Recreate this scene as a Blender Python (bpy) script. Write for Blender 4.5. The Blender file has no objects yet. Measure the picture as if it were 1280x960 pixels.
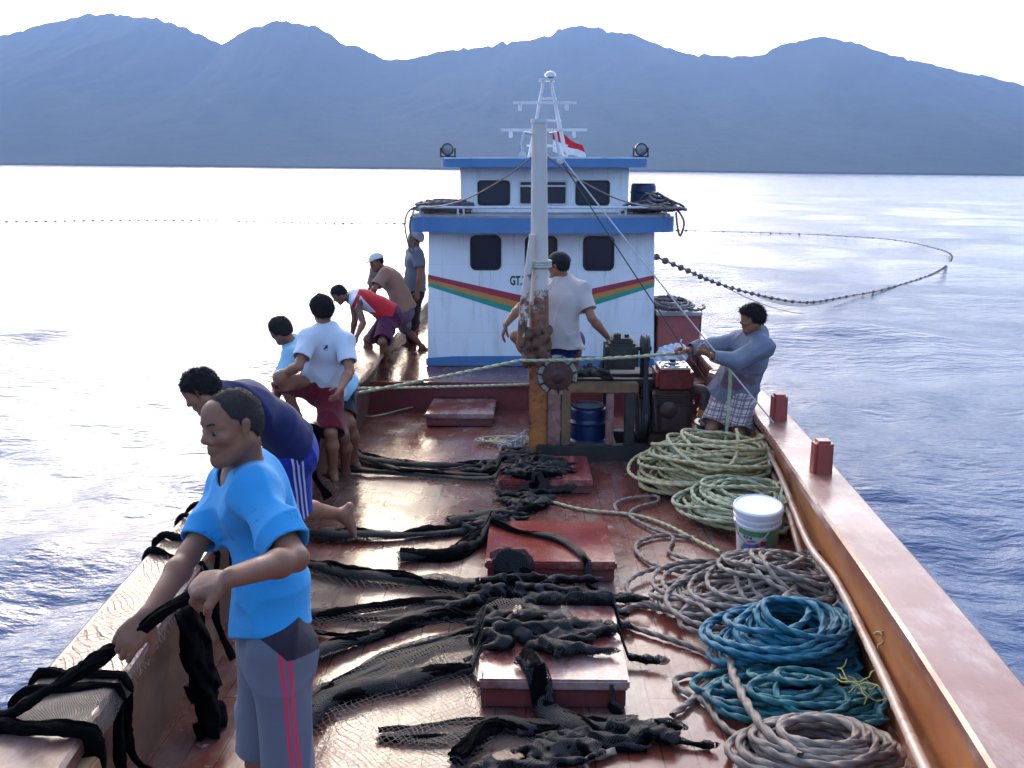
import bpy, bmesh, math, random
import numpy as np
from mathutils import Vector, Matrix
random.seed(7); RNG = np.random.default_rng(11)
D = bpy.data
scene = bpy.context.scene
R = math.radians
# ------------------------------------------------------------------ camera
# the origin is the photographer's eye on the bow, +Y runs aft along the boat, the sea lies 3.7 m below
cd_ = D.cameras.new("camera"); cam = D.objects.new("camera", cd_); scene.collection.objects.link(cam)
cd_.sensor_width = 36.0; cd_.lens = 36.0 * 1200 / 1280; cd_.clip_start = 0.05; cd_.clip_end = 40000
cam.location = (-0.13, 0, 0); cam.rotation_euler = (math.pi / 2 - math.atan(268.5 / 1200), 0, R(1.1))
scene.camera = cam
# ------------------------------------------------------------------ world, sun, exposure
SUN_EL, SUN_AZ = 20.0, -12.0           # degrees above the horizon, degrees right of straight aft
w = D.worlds.new("World"); scene.world = w; w.use_nodes = True
nt = w.node_tree; bg = nt.nodes["Background"]
sky = nt.nodes.new("ShaderNodeTexSky"); sky.sky_type = 'NISHITA'; sky.sun_disc = False
sky.sun_elevation = R(SUN_EL); sky.sun_rotation = R(SUN_AZ)
sky.air_density = 1.0; sky.dust_density = 3.0; sky.ozone_density = 2.2
nt.links.new(sky.outputs[0], bg.inputs[0]); bg.inputs[1].default_value = 0.15
sl = D.lights.new("sun", 'SUN'); sun = D.objects.new("sun", sl); scene.collection.objects.link(sun)
sl.energy = 0.6; sl.angle = R(110); sl.color = (1.0, 0.90, 0.80)
sd = Vector((math.sin(R(SUN_AZ)) * math.cos(R(SUN_EL)), math.cos(R(SUN_AZ)) * math.cos(R(SUN_EL)), math.sin(R(SUN_EL))))
sun.rotation_euler = sd.to_track_quat('Z', 'Y').to_euler()
vs = scene.view_settings
vs.view_transform = 'Standard'; vs.look = 'None'; vs.gamma = 1.0; vs.use_curve_mapping = False; vs.exposure = 2.0
cy = scene.cycles
scene.render.engine = 'CYCLES'
cy.use_denoising = True; cy.max_bounces = 6; cy.diffuse_bounces = 3; cy.glossy_bounces = 3; cy.transparent_max_bounces = 12
cy.transmission_bounces = 2; cy.volume_bounces = 0; cy.sample_clamp_indirect = 4; cy.caustics_reflective = False; cy.caustics_refractive = False

# ------------------------------------------------------------------ helpers
COL = scene.collection
def link(o, parent=None):
    COL.objects.link(o)
    if parent is not None: o.parent = parent
    return o
def tag(o, label=None, cat=None, group=None, kind=None):
    if label: o['label'] = label
    if cat: o['category'] = cat
    if group: o['group'] = group
    if kind: o['kind'] = kind
    return o
def empty(name, loc, label=None, cat=None, group=None, rz=0):
    o = D.objects.new(name, None); link(o); o.location = loc; o.rotation_euler = (0, 0, rz); o.empty_display_size = .1
    return tag(o, label, cat, group)
def wpos(o):
    v = Vector((0, 0, 0))
    while o is not None: v = v + Vector(o.location); o = o.parent
    return v
def obj_arr(name, V, F, mats, parent=None, smooth=True, midx=None, world=True):
    """mesh object from arrays; V in world coordinates is made local to the (unrotated) parent"""
    V = np.asarray(V, dtype=np.float64)
    if parent is not None and world: V = V - np.array(wpos(parent))
    me = D.meshes.new(name)
    if isinstance(F, np.ndarray) and F.ndim == 2:
        n = F.shape[1]
        me.vertices.add(len(V)); me.vertices.foreach_set("co", V.astype(np.float32).ravel())
        me.loops.add(F.size); me.loops.foreach_set("vertex_index", F.astype(np.int32).ravel())
        me.polygons.add(len(F)); me.polygons.foreach_set("loop_start", np.arange(0, F.size, n, dtype=np.int32))
        try: me.polygons.foreach_set("loop_total", np.full(len(F), n, dtype=np.int32))
        except Exception: pass
        me.update(calc_edges=True)
    else:
        me.from_pydata([tuple(v) for v in V], [], [tuple(f) for f in F]); me.update()
    if not isinstance(mats, (list, tuple)): mats = [mats]
    for m in mats: me.materials.append(m)
    if midx is not None: me.polygons.foreach_set("material_index", np.asarray(midx, dtype=np.int32))
    me.polygons.foreach_set("use_smooth", [smooth] * len(me.polygons))
    me.validate()
    return link(D.objects.new(name, me), parent)
class MB:
    """collects shapes in world coordinates and links them as ONE mesh"""
    def __init__(s): s.V = []; s.F = []
    def add(s, V, F):
        n = len(s.V); s.V += [tuple(v) for v in V]; s.F += [tuple(i + n for i in f) for f in F]; return s
    def box(s, c, size, rot=None, bev=0.0, taper=1.0):
        bm = bmesh.new(); bmesh.ops.create_cube(bm, size=1.0)
        for v in bm.verts:
            t = taper if v.co.z > 0 else 1.0
            v.co = Vector((v.co.x * size[0] * t, v.co.y * size[1] * t, v.co.z * size[2]))
        if bev: bmesh.ops.bevel(bm, geom=list(bm.edges), offset=min(bev, min(size) * .45), segments=2, affect='EDGES')
        M = rot.to_matrix() if rot is not None and not isinstance(rot, Matrix) else rot
        bm.verts.index_update()
        V = [(M @ v.co if M else v.co) + Vector(c) for v in bm.verts]
        F = [[v.index for v in f.verts] for f in bm.faces]; bm.free()
        return s.add(V, F)
    def beam(s, a, b, w, h, bev=0.004, up=(0, 0, 1)):
        a = Vector(a); b = Vector(b); d = (b - a); L = d.length; d.normalize()
        u = Vector(up); 
        if abs(u.dot(d)) > .95: u = Vector((0, 1, 0))
        x = d.cross(u).normalized(); u = x.cross(d).normalized()
        M = Matrix((x, d, u)).transposed()
        return s.box((a + b) / 2, (w, L, h), M, bev)
    def tube(s, pts, r, n=10, cap=True):
        V, F = tube_arr(pts, r, n, cap); return s.add(V, F)
    def lathe(s, c, prof, n=32, axis=(0, 0, 1), cap=True):
        ax = Vector(axis).normalized(); q = Vector((0, 0, 1)).rotation_difference(ax)
        V = []; F = []
        for i, (r, z) in enumerate(prof):
            for k in range(n):
                a = 2 * math.pi * k / n; V.append(q @ Vector((r * math.cos(a), r * math.sin(a), z)) + Vector(c))
        for i in range(len(prof) - 1):
            for k in range(n):
                F.append((i * n + k, i * n + (k + 1) % n, (i + 1) * n + (k + 1) % n, (i + 1) * n + k))
        if cap:
            F.append(tuple(range(n))[::-1]); F.append(tuple((len(prof) - 1) * n + k for k in range(n)))
        return s.add(V, F)
    def prism(s, poly, a, b, plane='xz'):
        """polygon extruded between coordinate a and b along the missing axis"""
        def P(p, t): return {'xz': (p[0], t, p[1]), 'xy': (p[0], p[1], t), 'yz': (t, p[0], p[1])}[plane]
        n = len(poly); V = [P(p, a) for p in poly] + [P(p, b) for p in poly]
        F = [tuple(range(n)), tuple(range(2 * n - 1, n - 1, -1))] + [(i, i + n, (i + 1) % n + n, (i + 1) % n) for i in range(n)]
        return s.add(V, F)
    def build(s, name, mat, parent=None, smooth=False, fix=True):
        o = obj_arr(name, s.V, s.F, mat, parent, smooth)
        if fix:
            bm = bmesh.new(); bm.from_mesh(o.data); bmesh.ops.recalc_face_normals(bm, faces=list(bm.faces)); bm.to_mesh(o.data); bm.free()
        if smooth:
            try: o.data.set_sharp_from_angle(angle=R(38))
            except Exception: pass
        return o
def frames(P):
    P = np.asarray(P, float); n = len(P)
    T = np.gradient(P, axis=0); T /= np.linalg.norm(T, axis=1)[:, None] + 1e-12
    N = np.zeros_like(P); u = np.array([0, 0, 1.0]) if abs(T[0][2]) < .9 else np.array([1.0, 0, 0])
    v = u - T[0] * (u @ T[0]); N[0] = v / np.linalg.norm(v)
    for i in range(1, n):
        v = N[i - 1] - T[i] * (N[i - 1] @ T[i]); l = np.linalg.norm(v); N[i] = v / l if l > 1e-9 else N[i - 1]
    return T, N, np.cross(T, N)
def tube_np(P, r, n=10, lobes=0, pitch=.06, depth=.18, rough=0, flat=1.0):
    P = np.asarray(P, float); m = len(P); r = np.broadcast_to(np.asarray(r, float), (m,))
    T, N, B = frames(P); a = np.arange(n) * 2 * np.pi / n
    s = np.concatenate([[0], np.cumsum(np.linalg.norm(np.diff(P, axis=0), axis=1))])
    rad = r[:, None] * np.ones((1, n))
    if lobes: rad = rad * (1 + depth * np.cos(lobes * (a[None, :] - s[:, None] * 2 * np.pi / pitch / lobes)))
    if rough: rad = rad * (1 + rough * RNG.standard_normal((m, n)))
    if flat != 1.0:
        V = P[:, None] + rad[..., None] * (np.cos(a)[None, :, None] * N[:, None] * flat + np.sin(a)[None, :, None] * B[:, None])
    else: V = P[:, None] + rad[..., None] * (np.cos(a)[None, :, None] * N[:, None] + np.sin(a)[None, :, None] * B[:, None])
    V = V.reshape(-1, 3)
    i = np.arange(m - 1)[:, None] * n; k = np.arange(n)[None, :]; k2 = (k + 1) % n
    F = np.stack([i + k, i + k2, i + n + k2, i + n + k], -1).reshape(-1, 4)
    return V, F
def tube_arr(P, r, n=10, cap=True):
    V, F = tube_np(P, r, n); F = [tuple(f) for f in F.tolist()]
    if cap: F.append(tuple(range(n))[::-1]); F.append(tuple(len(V) - n + k for k in range(n)))
    return V, F
def merge(parts):
    Vs, Fs, n = [], [], 0
    for V, F in parts: Vs.append(V); Fs.append(F + n); n += len(V)
    return np.concatenate(Vs), np.concatenate(Fs)
def spline(pts, step=.03):
    """Catmull-Rom through the points, resampled"""
    P = np.asarray(pts, float); P = np.vstack([2 * P[0] - P[1], P, 2 * P[-1] - P[-2]]); out = []
    for i in range(1, len(P) - 2):
        L = np.linalg.norm(P[i + 1] - P[i]); k = max(2, int(L / step)); t = np.linspace(0, 1, k, endpoint=False)[:, None]
        out.append(.5 * (2 * P[i] + (P[i + 1] - P[i - 1]) * t + (2 * P[i - 1] - 5 * P[i] + 4 * P[i + 1] - P[i + 2]) * t ** 2 + (3 * P[i] - P[i - 1] - 3 * P[i + 1] + P[i + 2]) * t ** 3))
    out.append(P[-2][None]); return np.concatenate(out)
def smooth_noise(n, k, amp, dim=1):
    """n samples of smooth 1-D noise with k knots"""
    kn = RNG.standard_normal((k, dim)) * amp; x = np.linspace(0, k - 1.001, n); i = x.astype(int); t = x - i; t = (t * t * (3 - 2 * t))[:, None]
    return kn[i] * (1 - t) + kn[np.minimum(i + 1, k - 1)] * t

# ------------------------------------------------------------------ materials
class NT:
    def __init__(s, name):
        s.m = D.materials.new(name); s.m.use_nodes = True; s.t = s.m.node_tree; s.b = s.t.nodes["Principled BSDF"]; s.out = s.t.nodes["Material Output"]
        s.co = s.n("ShaderNodeTexCoord").outputs["Object"]
    def n(s, typ, **kw):
        nd = s.t.nodes.new(typ)
        for k, v in kw.items():
            if k.startswith('i_'):
                nd.inputs[k[2:].replace('_', ' ')].default_value = v
            else: setattr(nd, k, v)
        return nd
    def l(s, a, b): s.t.links.new(a, b)
    def noise(s, scale, detail=4, rough=.55, vec=None, dist=0.0):
        nd = s.n("ShaderNodeTexNoise"); nd.inputs["Scale"].default_value = scale; nd.inputs["Detail"].default_value = detail
        nd.inputs["Roughness"].default_value = rough; nd.inputs["Distortion"].default_value = dist
        s.l(vec if vec is not None else s.co, nd.inputs["Vector"]); return nd.outputs["Fac"]
    def map(s, scale=(1, 1, 1), rot=(0, 0, 0), loc=(0, 0, 0), vec=None):
        nd = s.n("ShaderNodeMapping"); nd.inputs["Scale"].default_value = scale; nd.inputs["Rotation"].default_value = rot; nd.inputs["Location"].default_value = loc
        s.l(vec if vec is not None else s.co, nd.inputs["Vector"]); return nd.outputs[0]
    def ramp(s, fac, stops, interp='LINEAR'):
        nd = s.n("ShaderNodeValToRGB"); cr = nd.color_ramp; cr.interpolation = interp
        while len(cr.elements) < len(stops): cr.elements.new(.5)
        for e, (p, c) in zip(cr.elements, stops):
            e.position = p; e.color = (c, c, c, 1) if isinstance(c, (int, float)) else (*c, 1)
        s.l(fac, nd.inputs[0]); return nd.outputs[0]
    def mix(s, f, a, b, typ='MIX'):
        nd = s.n("ShaderNodeMix", data_type='RGBA', blend_type=typ)
        for v, i in ((f, 0), (a, 6), (b, 7)):
            if isinstance(v, (int, float)): nd.inputs[i].default_value = v if i == 0 else (v, v, v, 1)
            elif isinstance(v, tuple): nd.inputs[i].default_value = (*v, 1)
            else: s.l(v, nd.inputs[i])
        return nd.outputs[2]
    def math(s, op, a, b=0.0, c=0.0, clamp=False):
        nd = s.n("ShaderNodeMath", operation=op, use_clamp=clamp)
        for v, i in ((a, 0), (b, 1), (c, 2)):
            if isinstance(v, (int, float)): nd.inputs[i].default_value = v
            else: s.l(v, nd.inputs[i])
        return nd.outputs[0]
    def dot(s, d, vec=None):
        nd = s.n("ShaderNodeVectorMath", operation='DOT_PRODUCT'); s.l(vec if vec is not None else s.co, nd.inputs[0]); nd.inputs[1].default_value = d; return nd.outputs["Value"]
    def band(s, x, c, hw):
        """1 where |x-c| < hw"""
        return s.math('LESS_THAN', s.math('ABSOLUTE', s.math('SUBTRACT', x, c)), hw)
    def bump(s, h, strength=.3, dist=.01):
        nd = s.n("ShaderNodeBump"); nd.inputs["Strength"].default_value = strength; nd.inputs["Distance"].default_value = dist
        s.l(h, nd.inputs["Height"]); s.l(nd.outputs[0], s.b.inputs["Normal"]); return nd
    def set(s, color=None, rough=None, metal=None, spec=None, **kw):
        for k, v in (("Base Color", color), ("Roughness", rough), ("Metallic", metal), ("Specular IOR Level", spec)):
            if v is None: continue
            if isinstance(v, tuple): s.b.inputs[k].default_value = (*v, 1)
            elif isinstance(v, (int, float)): s.b.inputs[k].default_value = v
            else: s.l(v, s.b.inputs[k])
        for k, v in kw.items(): s.b.inputs[k.replace('_', ' ')].default_value = v
        return s.m
def simple(name, c1, c2=None, scale=6, rough=.6, rough2=None, bump=.15, bscale=60, metal=0.0, dist=.004, grime=None, gscale=3, glo=.5, ghi=.7):
    """two-tone noise paint with bump and optional worn/dirty patches"""
    m = NT(name); col = m.ramp(m.noise(scale, 5), [(.35, c1), (.65, c2 or tuple(x * .75 for x in c1))])
    rg = rough
    if grime:
        f = m.ramp(m.noise(gscale, 8, .7), [(glo, 0.0), (ghi, 1.0)]); col = m.mix(f, col, grime)
    if rough2 is not None:
        rg = m.ramp(m.noise(scale * .7, 4), [(.35, rough), (.65, rough2)])
    if bump: m.bump(m.noise(bscale, 3), bump, dist)
    return m.set(col, rg, metal)
# ------------------------------------------------------------------ signed-distance bodies meshed with surface nets
def nrm(v): v = np.asarray(v, float); return v / (np.linalg.norm(v) + 1e-12)
def smin(a, b, k):
    if k <= 0: return np.minimum(a, b)
    h = np.maximum(k - np.abs(a - b), 0) / k; return np.minimum(a, b) - h * h * k * .25
def sd_cone(p, a, b, ra, rb):
    a = np.asarray(a, np.float32); b = np.asarray(b, np.float32); ba = b - a; L2 = float(ba @ ba) + 1e-9
    pa = p - a; t = np.clip((pa @ ba) / L2, 0, 1).astype(np.float32)
    d = np.linalg.norm(pa - t[..., None] * ba, axis=-1); return d - (ra + (rb - ra) * t)
def sd_flat(p, a, b, ra, rb, ax, k):
    """tapered capsule thinner along ax by factor k"""
    ax = nrm(ax).astype(np.float32); a = np.asarray(a, np.float32); b = np.asarray(b, np.float32)
    def sq(q): return q + ((q @ ax) * (1 / k - 1))[..., None] * ax
    pa = sq(p - a); ba = sq((b - a)); L2 = float(ba @ ba) + 1e-9
    t = np.clip((pa @ ba) / L2, 0, 1).astype(np.float32); q = pa - t[..., None] * ba
    l = np.linalg.norm(q, axis=-1); rr = ra + (rb - ra) * t; d = l - rr
    g = np.linalg.norm(q + (q @ ax)[..., None] * ax * (1 / k - 1), axis=-1) / (l + 1e-6)
    return d / np.maximum(g, 1)
def sd_ell(p, c, A, r):
    """ellipsoid; A rows are its axes"""
    q = (p - np.asarray(c, np.float32)) @ np.asarray(A, np.float32).T; r = np.asarray(r, np.float32)
    k0 = np.linalg.norm(q / r, axis=-1); k1 = np.linalg.norm(q / (r * r), axis=-1); return k0 * (k0 - 1) / (k1 + 1e-6)
class SDF:
    def __init__(s): s.ops = []; s.post = []
    def cone(s, a, b, ra, rb, k=.02, neg=False):
        a = np.asarray(a, float); b = np.asarray(b, float); m = max(ra, rb)
        s.ops.append((lambda p: sd_cone(p, a, b, ra, rb), np.minimum(a, b) - m, np.maximum(a, b) + m, k, neg)); return s
    def ball(s, c, r, k=.02, neg=False): return s.cone(c, np.asarray(c, float) + 1e-5, r, r, k, neg)
    def flat(s, a, b, ra, rb, ax, fk, k=.02, neg=False):
        a = np.asarray(a, float); b = np.asarray(b, float); m = max(ra, rb)
        s.ops.append((lambda p: sd_flat(p, a, b, ra, rb, ax, fk), np.minimum(a, b) - m, np.maximum(a, b) + m, k, neg)); return s
    def ell(s, c, A, r, k=.02, neg=False):
        c = np.asarray(c, float); m = max(r)
        s.ops.append((lambda p: sd_ell(p, c, A, r), c - m, c + m, k, neg)); return s
    def mesh(s, h, shell=0.0, disp=None, cuts=(), extra=0.0):
        """disp: function of points added to the distance; cuts: functions max()'d in; shell: hollow to this thickness"""
        lo = np.min([o[1] for o in s.ops if not o[4]], axis=0) - 5 * h - extra; hi = np.max([o[2] for o in s.ops if not o[4]], axis=0) + 5 * h + extra
        n = np.ceil((hi - lo) / h).astype(int) + 1
        Dg = np.full(tuple(n), .08, np.float32)
        X = [(lo[i] + h * np.arange(n[i])).astype(np.float32) for i in range(3)]
        for f, a, b, k, neg in s.ops:
            mg = 5 * h + k + extra
            i0 = np.clip(((a - mg - lo) / h).astype(int), 0, n - 1); i1 = np.clip(((b + mg - lo) / h).astype(int) + 2, 1, n)
            if np.any(i1 <= i0): continue
            sl_ = tuple(slice(i0[i], i1[i]) for i in range(3))
            g = np.stack(np.meshgrid(*[X[i][sl_[i]] for i in range(3)], indexing='ij'), -1); v = f(g); c = Dg[sl_]
            Dg[sl_] = -smin(-c, v, k) if neg else smin(c, v, k)
        need = disp is not None or cuts
        if need:
            for x0 in range(0, n[0], 24):
                sl0 = slice(x0, min(x0 + 24, n[0])); g = np.stack(np.meshgrid(X[0][sl0], X[1], X[2], indexing='ij'), -1); c = Dg[sl0]
                if disp is not None: 
                    near = np.abs(c) < .06; c = c.copy(); c[near] += disp(g[near]).astype(np.float32)
                if shell: c = np.maximum(c, -(c + shell))
                for cf in cuts: c = np.maximum(c, cf(g))
                Dg[sl0] = c
        elif shell: Dg = np.maximum(Dg, -(Dg + shell))
        return surface_nets(Dg, lo, h)
def surface_nets(Dg, lo, h):
    ins = Dg < 0; n = Dg.shape
    c = np.zeros(tuple(x - 1 for x in n), np.uint8)
    for dx in (0, 1):
        for dy in (0, 1):
            for dz in (0, 1): c += ins[dx:n[0] - 1 + dx, dy:n[1] - 1 + dy, dz:n[2] - 1 + dz]
    idx = np.argwhere((c > 0) & (c < 8)); m = len(idx)
    vid = np.full(c.shape, -1, np.int32); vid[idx[:, 0], idx[:, 1], idx[:, 2]] = np.arange(m)
    S = np.zeros((m, 3)); W = np.zeros(m)
    cor = [(a, b, d) for a in (0, 1) for b in (0, 1) for d in (0, 1)]
    val = {q: Dg[idx[:, 0] + q[0], idx[:, 1] + q[1], idx[:, 2] + q[2]] for q in cor}
    for q in cor:
        for ax in range(3):
            if q[ax] == 0:
                r = list(q); r[ax] = 1; r = tuple(r); a, b = val[q], val[r]; msk = (a < 0) != (b < 0)
                t = np.where(msk, a / np.where(msk, a - b, 1), 0); pt = np.tile(np.array(q, float), (m, 1)); pt[:, ax] = t
                S[msk] += pt[msk]; W[msk] += 1
    V = lo + h * (idx + S / W[:, None]); Fs = []
    for ax in range(3):
        o1, o2 = [(1, 2), (2, 0), (0, 1)][ax]
        sa = [slice(1, None)] * 3; sb = [slice(1, None)] * 3; sa[ax] = slice(0, -1)
        sa = tuple(slice(0, n[i] - 1) if i == ax else slice(1, n[i] - 1) for i in range(3))
        sb = tuple(slice(1, n[i]) if i == ax else slice(1, n[i] - 1) for i in range(3))
        A_, B_ = ins[sa], ins[sb]; e = np.argwhere(A_ != B_)
        if not len(e): continue
        flip = A_[e[:, 0], e[:, 1], e[:, 2]]
        e = e + np.array([0 if i == ax else 1 for i in range(3)])
        def g(d1, d2):
            q = e.copy(); q[:, o1] -= d1; q[:, o2] -= d2; return vid[q[:, 0], q[:, 1], q[:, 2]]
        quad = np.stack([g(1, 1), g(0, 1), g(0, 0), g(1, 0)], -1)
        quad[~flip] = quad[~flip][:, ::-1]; Fs.append(quad)
    F = np.concatenate(Fs); F = F[(F >= 0).all(1)]
    return V, F
def relax(V, F, it=2, lam=.5):
    """a little laplacian smoothing"""
    E_ = np.concatenate([F[:, [0, 1]], F[:, [1, 2]], F[:, [2, 3]], F[:, [3, 0]]]); E_ = np.concatenate([E_, E_[:, ::-1]])
    cnt = np.bincount(E_[:, 0], minlength=len(V))[:, None] + 1e-9
    for _ in range(it):
        A_ = np.stack([np.bincount(E_[:, 0], V[E_[:, 1], i], minlength=len(V)) for i in range(3)], -1) / cnt; V = V + lam * (A_ - V)
    return V
def fur(V, F, count, L, w, seed=0, droop=0.0, lay=.5):
    """short fibres standing out of a surface: thin two-triangle blades"""
    rg = np.random.default_rng(seed); i = rg.integers(0, len(F), count); q = V[F[i]]; a, b = rg.random((2, count, 1))
    P = (q[:, 0] * (1 - a) + q[:, 1] * a) * (1 - b) + (q[:, 3] * (1 - a) + q[:, 2] * a) * b; N = np.cross(q[:, 2] - q[:, 0], q[:, 3] - q[:, 1]); N /= np.linalg.norm(N, axis=1)[:, None] + 1e-12
    d = N + rg.normal(0, lay, N.shape); d[:, 2] -= droop; d /= np.linalg.norm(d, axis=1)[:, None]; s = np.cross(d, rg.normal(0, 1, d.shape)); s /= np.linalg.norm(s, axis=1)[:, None] + 1e-9
    l = L * rg.uniform(.4, 1.2, (count, 1)); m = P + d * l * .55 + N * 0; t = P + d * l + rg.normal(0, L * .25, P.shape)
    W = np.stack([P - s * w, P + s * w, m + s * w * .8, m - s * w * .8, t], 1).reshape(-1, 3); k = np.arange(count)[:, None] * 5
    return W, np.concatenate([k + np.array([[0, 1, 2, 3]]), k + np.array([[3, 2, 4, 4]])])
def folds(p, ds, amps, ph=0.0):
    """creased cloth folds: sharp ridges with soft valleys, broken up along their length"""
    out = 0
    for i, (d, a) in enumerate(zip(ds, amps)):
        d = np.asarray(d, np.float32); n = np.linalg.norm(d); e = np.cross(d, [.3, .5, .8]); e = (e / (np.linalg.norm(e) + 1e-6) * n * .33).astype(np.float32)
        q = p @ d + 1.2 * np.sin(p @ e + i * 1.7 + ph) ; m = .5 + .5 * np.sin(p @ (e * .8 + d * .21) + i * 2.3 + ph * 2)
        out = out - a * (1 - np.abs(np.sin(q * .5 + i))) ** 1.6 * m * 2.0
    return out + sum(amps) * .08
def wav(p, ds, amps, ph=0.0):
    out = 0
    for i, (d, a) in enumerate(zip(ds, amps)):
        d = np.asarray(d, np.float32); q = p @ d + 1.7 * np.sin(p @ (d[[1, 2, 0]] * .47) + i * 2.1 + ph); out = out + a * np.sin(q + i + ph)
    return out
POSE = {'cyan':{'S':1.7,'pel':[-0.927,2.72,-1.426],'neck':[-1.022,2.85,-0.937],'head':[-1.02,2.763,-0.75],'shL':[-0.933,2.681,-0.942],'elL':[-0.773,2.465,-1.047],'wrL':[-0.883,2.242,-1.005],'hipL':[-0.891,2.638,-1.415],'knL':[-0.86,2.6,-1.84],'anL':[-0.86,2.66,-2.22],'shR':[-1.114,2.989,-1.029],'elR':[-1.173,2.735,-1.154],'wrR':[-1.208,2.499,-1.234],'hipR':[-0.976,2.776,-1.478],'knR':[-0.98,2.74,-1.86],'anR':[-1.0,2.82,-2.225]},'navy':{'S':1.66,'pel':[-1.528,5.35,-1.565],'neck':[-1.81,5.094,-1.237],'head':[-1.87,4.924,-1.148],'shL':[-1.747,4.925,-1.284],'elL':[-1.635,4.731,-1.455],'wrL':[-1.611,4.537,-1.604],'hipL':[-1.506,5.287,-1.624],'knL':[-1.522,5.433,-2.009],'anL':[-1.321,5.739,-2.136],'shR':[-1.898,5.258,-1.24],'elR':[-1.88,5.335,-1.51],'wrR':[-1.919,5.335,-1.753],'hipR':[-1.574,5.415,-1.604],'knR':[-1.626,5.257,-1.982],'anR':[-1.586,5.105,-2.336]},'sky':{'S':1.68,'pel':[-1.824,8.15,-1.845],'neck':[-2.152,8.013,-1.48],'head':[-2.22,7.909,-1.318],'shL':[-2.123,7.831,-1.521],'elL':[-2.176,7.63,-1.716],'wrL':[-2.189,7.408,-1.83],'hipL':[-1.787,8.093,-1.903],'knL':[-1.718,7.815,-2.207],'anL':[-1.731,7.957,-2.572],'shR':[-2.183,8.199,-1.486],'elR':[-2.266,8.12,-1.747],'wrR':[-2.358,8.151,-1.977],'hipR':[-1.814,8.237,-1.864],'knR':[-1.685,7.948,-2.137],'anR':[-1.683,8.088,-2.503]},'white':{'S':1.64,'pel':[-1.877,7.85,-1.777],'neck':[-1.796,7.719,-1.305],'head':[-1.82,7.69,-1.11],'shL':[-1.917,7.582,-1.328],'elL':[-1.956,7.382,-1.517],'wrL':[-2.13,7.523,-1.612],'hipL':[-1.937,7.787,-1.777],'knL':[-2.127,7.46,-1.625],'anL':[-2.078,7.67,-1.941],'shR':[-1.635,7.654,-1.366],'elR':[-1.571,7.481,-1.575],'wrR':[-1.61,7.263,-1.676],'hipR':[-1.808,7.806,-1.808],'knR':[-1.754,7.515,-2.089],'anR':[-1.768,7.608,-2.46]},'redvest':{'S':1.62,'pel':[-1.918,12.0,-1.801],'neck':[-2.355,11.947,-1.583],'head':[-2.504,11.838,-1.518],'shL':[-2.279,11.785,-1.61],'elL':[-2.193,11.698,-1.856],'wrL':[-2.241,11.499,-1.982],'hipL':[-1.909,11.93,-1.851],'knL':[-1.945,11.593,-2.067],'anL':[-1.965,11.791,-2.388],'shR':[-2.4,12.123,-1.595],'elR':[-2.364,12.088,-1.865],'wrR':[-2.421,12.139,-2.093],'hipR':[-1.969,12.063,-1.831],'knR':[-2.158,11.805,-2.075],'anR':[-2.238,11.972,-2.405]},'tan':{'S':1.66,'pel':[-1.864,12.9,-1.837],'neck':[-2.086,12.913,-1.385],'head':[-2.199,12.909,-1.219],'shL':[-2.065,12.729,-1.364],'elL':[-2.177,12.533,-1.532],'wrL':[-2.272,12.696,-1.691],'hipL':[-1.845,12.826,-1.881],'knL':[-1.868,13.119,-2.17],'anL':[-1.607,12.927,-2.381],'shR':[-2.228,13.024,-1.341],'elR':[-2.316,13.117,-1.592],'wrR':[-2.415,13.281,-1.747],'hipR':[-1.908,12.974,-1.859],'knR':[-2.038,12.631,-2.046],'anR':[-2.053,12.818,-2.385]},'stand':{'S':1.62,'pel':[-1.755,13.3,-1.624],'neck':[-1.729,13.343,-1.136],'head':[-1.735,13.356,-0.94],'shL':[-1.674,13.17,-1.137],'elL':[-1.634,13.065,-1.388],'wrL':[-1.668,13.032,-1.624],'hipL':[-1.716,13.24,-1.673],'knL':[-1.733,13.126,-2.058],'anL':[-1.766,13.241,-2.417],'shR':[-1.803,13.508,-1.155],'elR':[-1.851,13.568,-1.419],'wrR':[-1.842,13.539,-1.658],'hipR':[-1.796,13.345,-1.686],'knR':[-1.792,13.154,-2.04],'anR':[-1.828,13.29,-2.391]},'seat':{'S':1.74,'pel':[0.144,8.95,-1.598],'neck':[0.175,9.009,-1.075],'head':[0.13,8.96,-0.875],'shL':[0.007,9.102,-1.109],'elL':[-0.228,9.111,-1.287],'wrL':[-0.362,8.943,-1.43],'hipL':[0.078,9.001,-1.638],'knL':[-0.269,9.255,-1.59],'anL':[-0.055,9.296,-1.933],'shR':[0.338,8.905,-1.099],'elR':[0.438,8.766,-1.34],'wrR':[0.595,8.84,-1.531],'hipR':[0.215,8.997,-1.637],'knR':[0.341,9.41,-1.647],'anR':[0.303,9.502,-2.041]},'right':{'S':1.66,'pel':[1.677,8.25,-1.859],'neck':[1.771,8.067,-1.4],'head':[1.725,7.995,-1.218],'shL':[1.799,7.888,-1.443],'elL':[1.558,7.785,-1.545],'wrL':[1.332,7.713,-1.479],'hipL':[1.72,8.18,-1.893],'knL':[1.659,7.941,-2.224],'anL':[1.759,8.001,-2.593],'shR':[1.685,8.223,-1.456],'elR':[1.426,8.117,-1.479],'wrR':[1.204,8.009,-1.495],'hipR':[1.637,8.319,-1.897],'knR':[1.459,8.117,-2.209],'anR':[1.516,8.223,-2.578]}}
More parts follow.
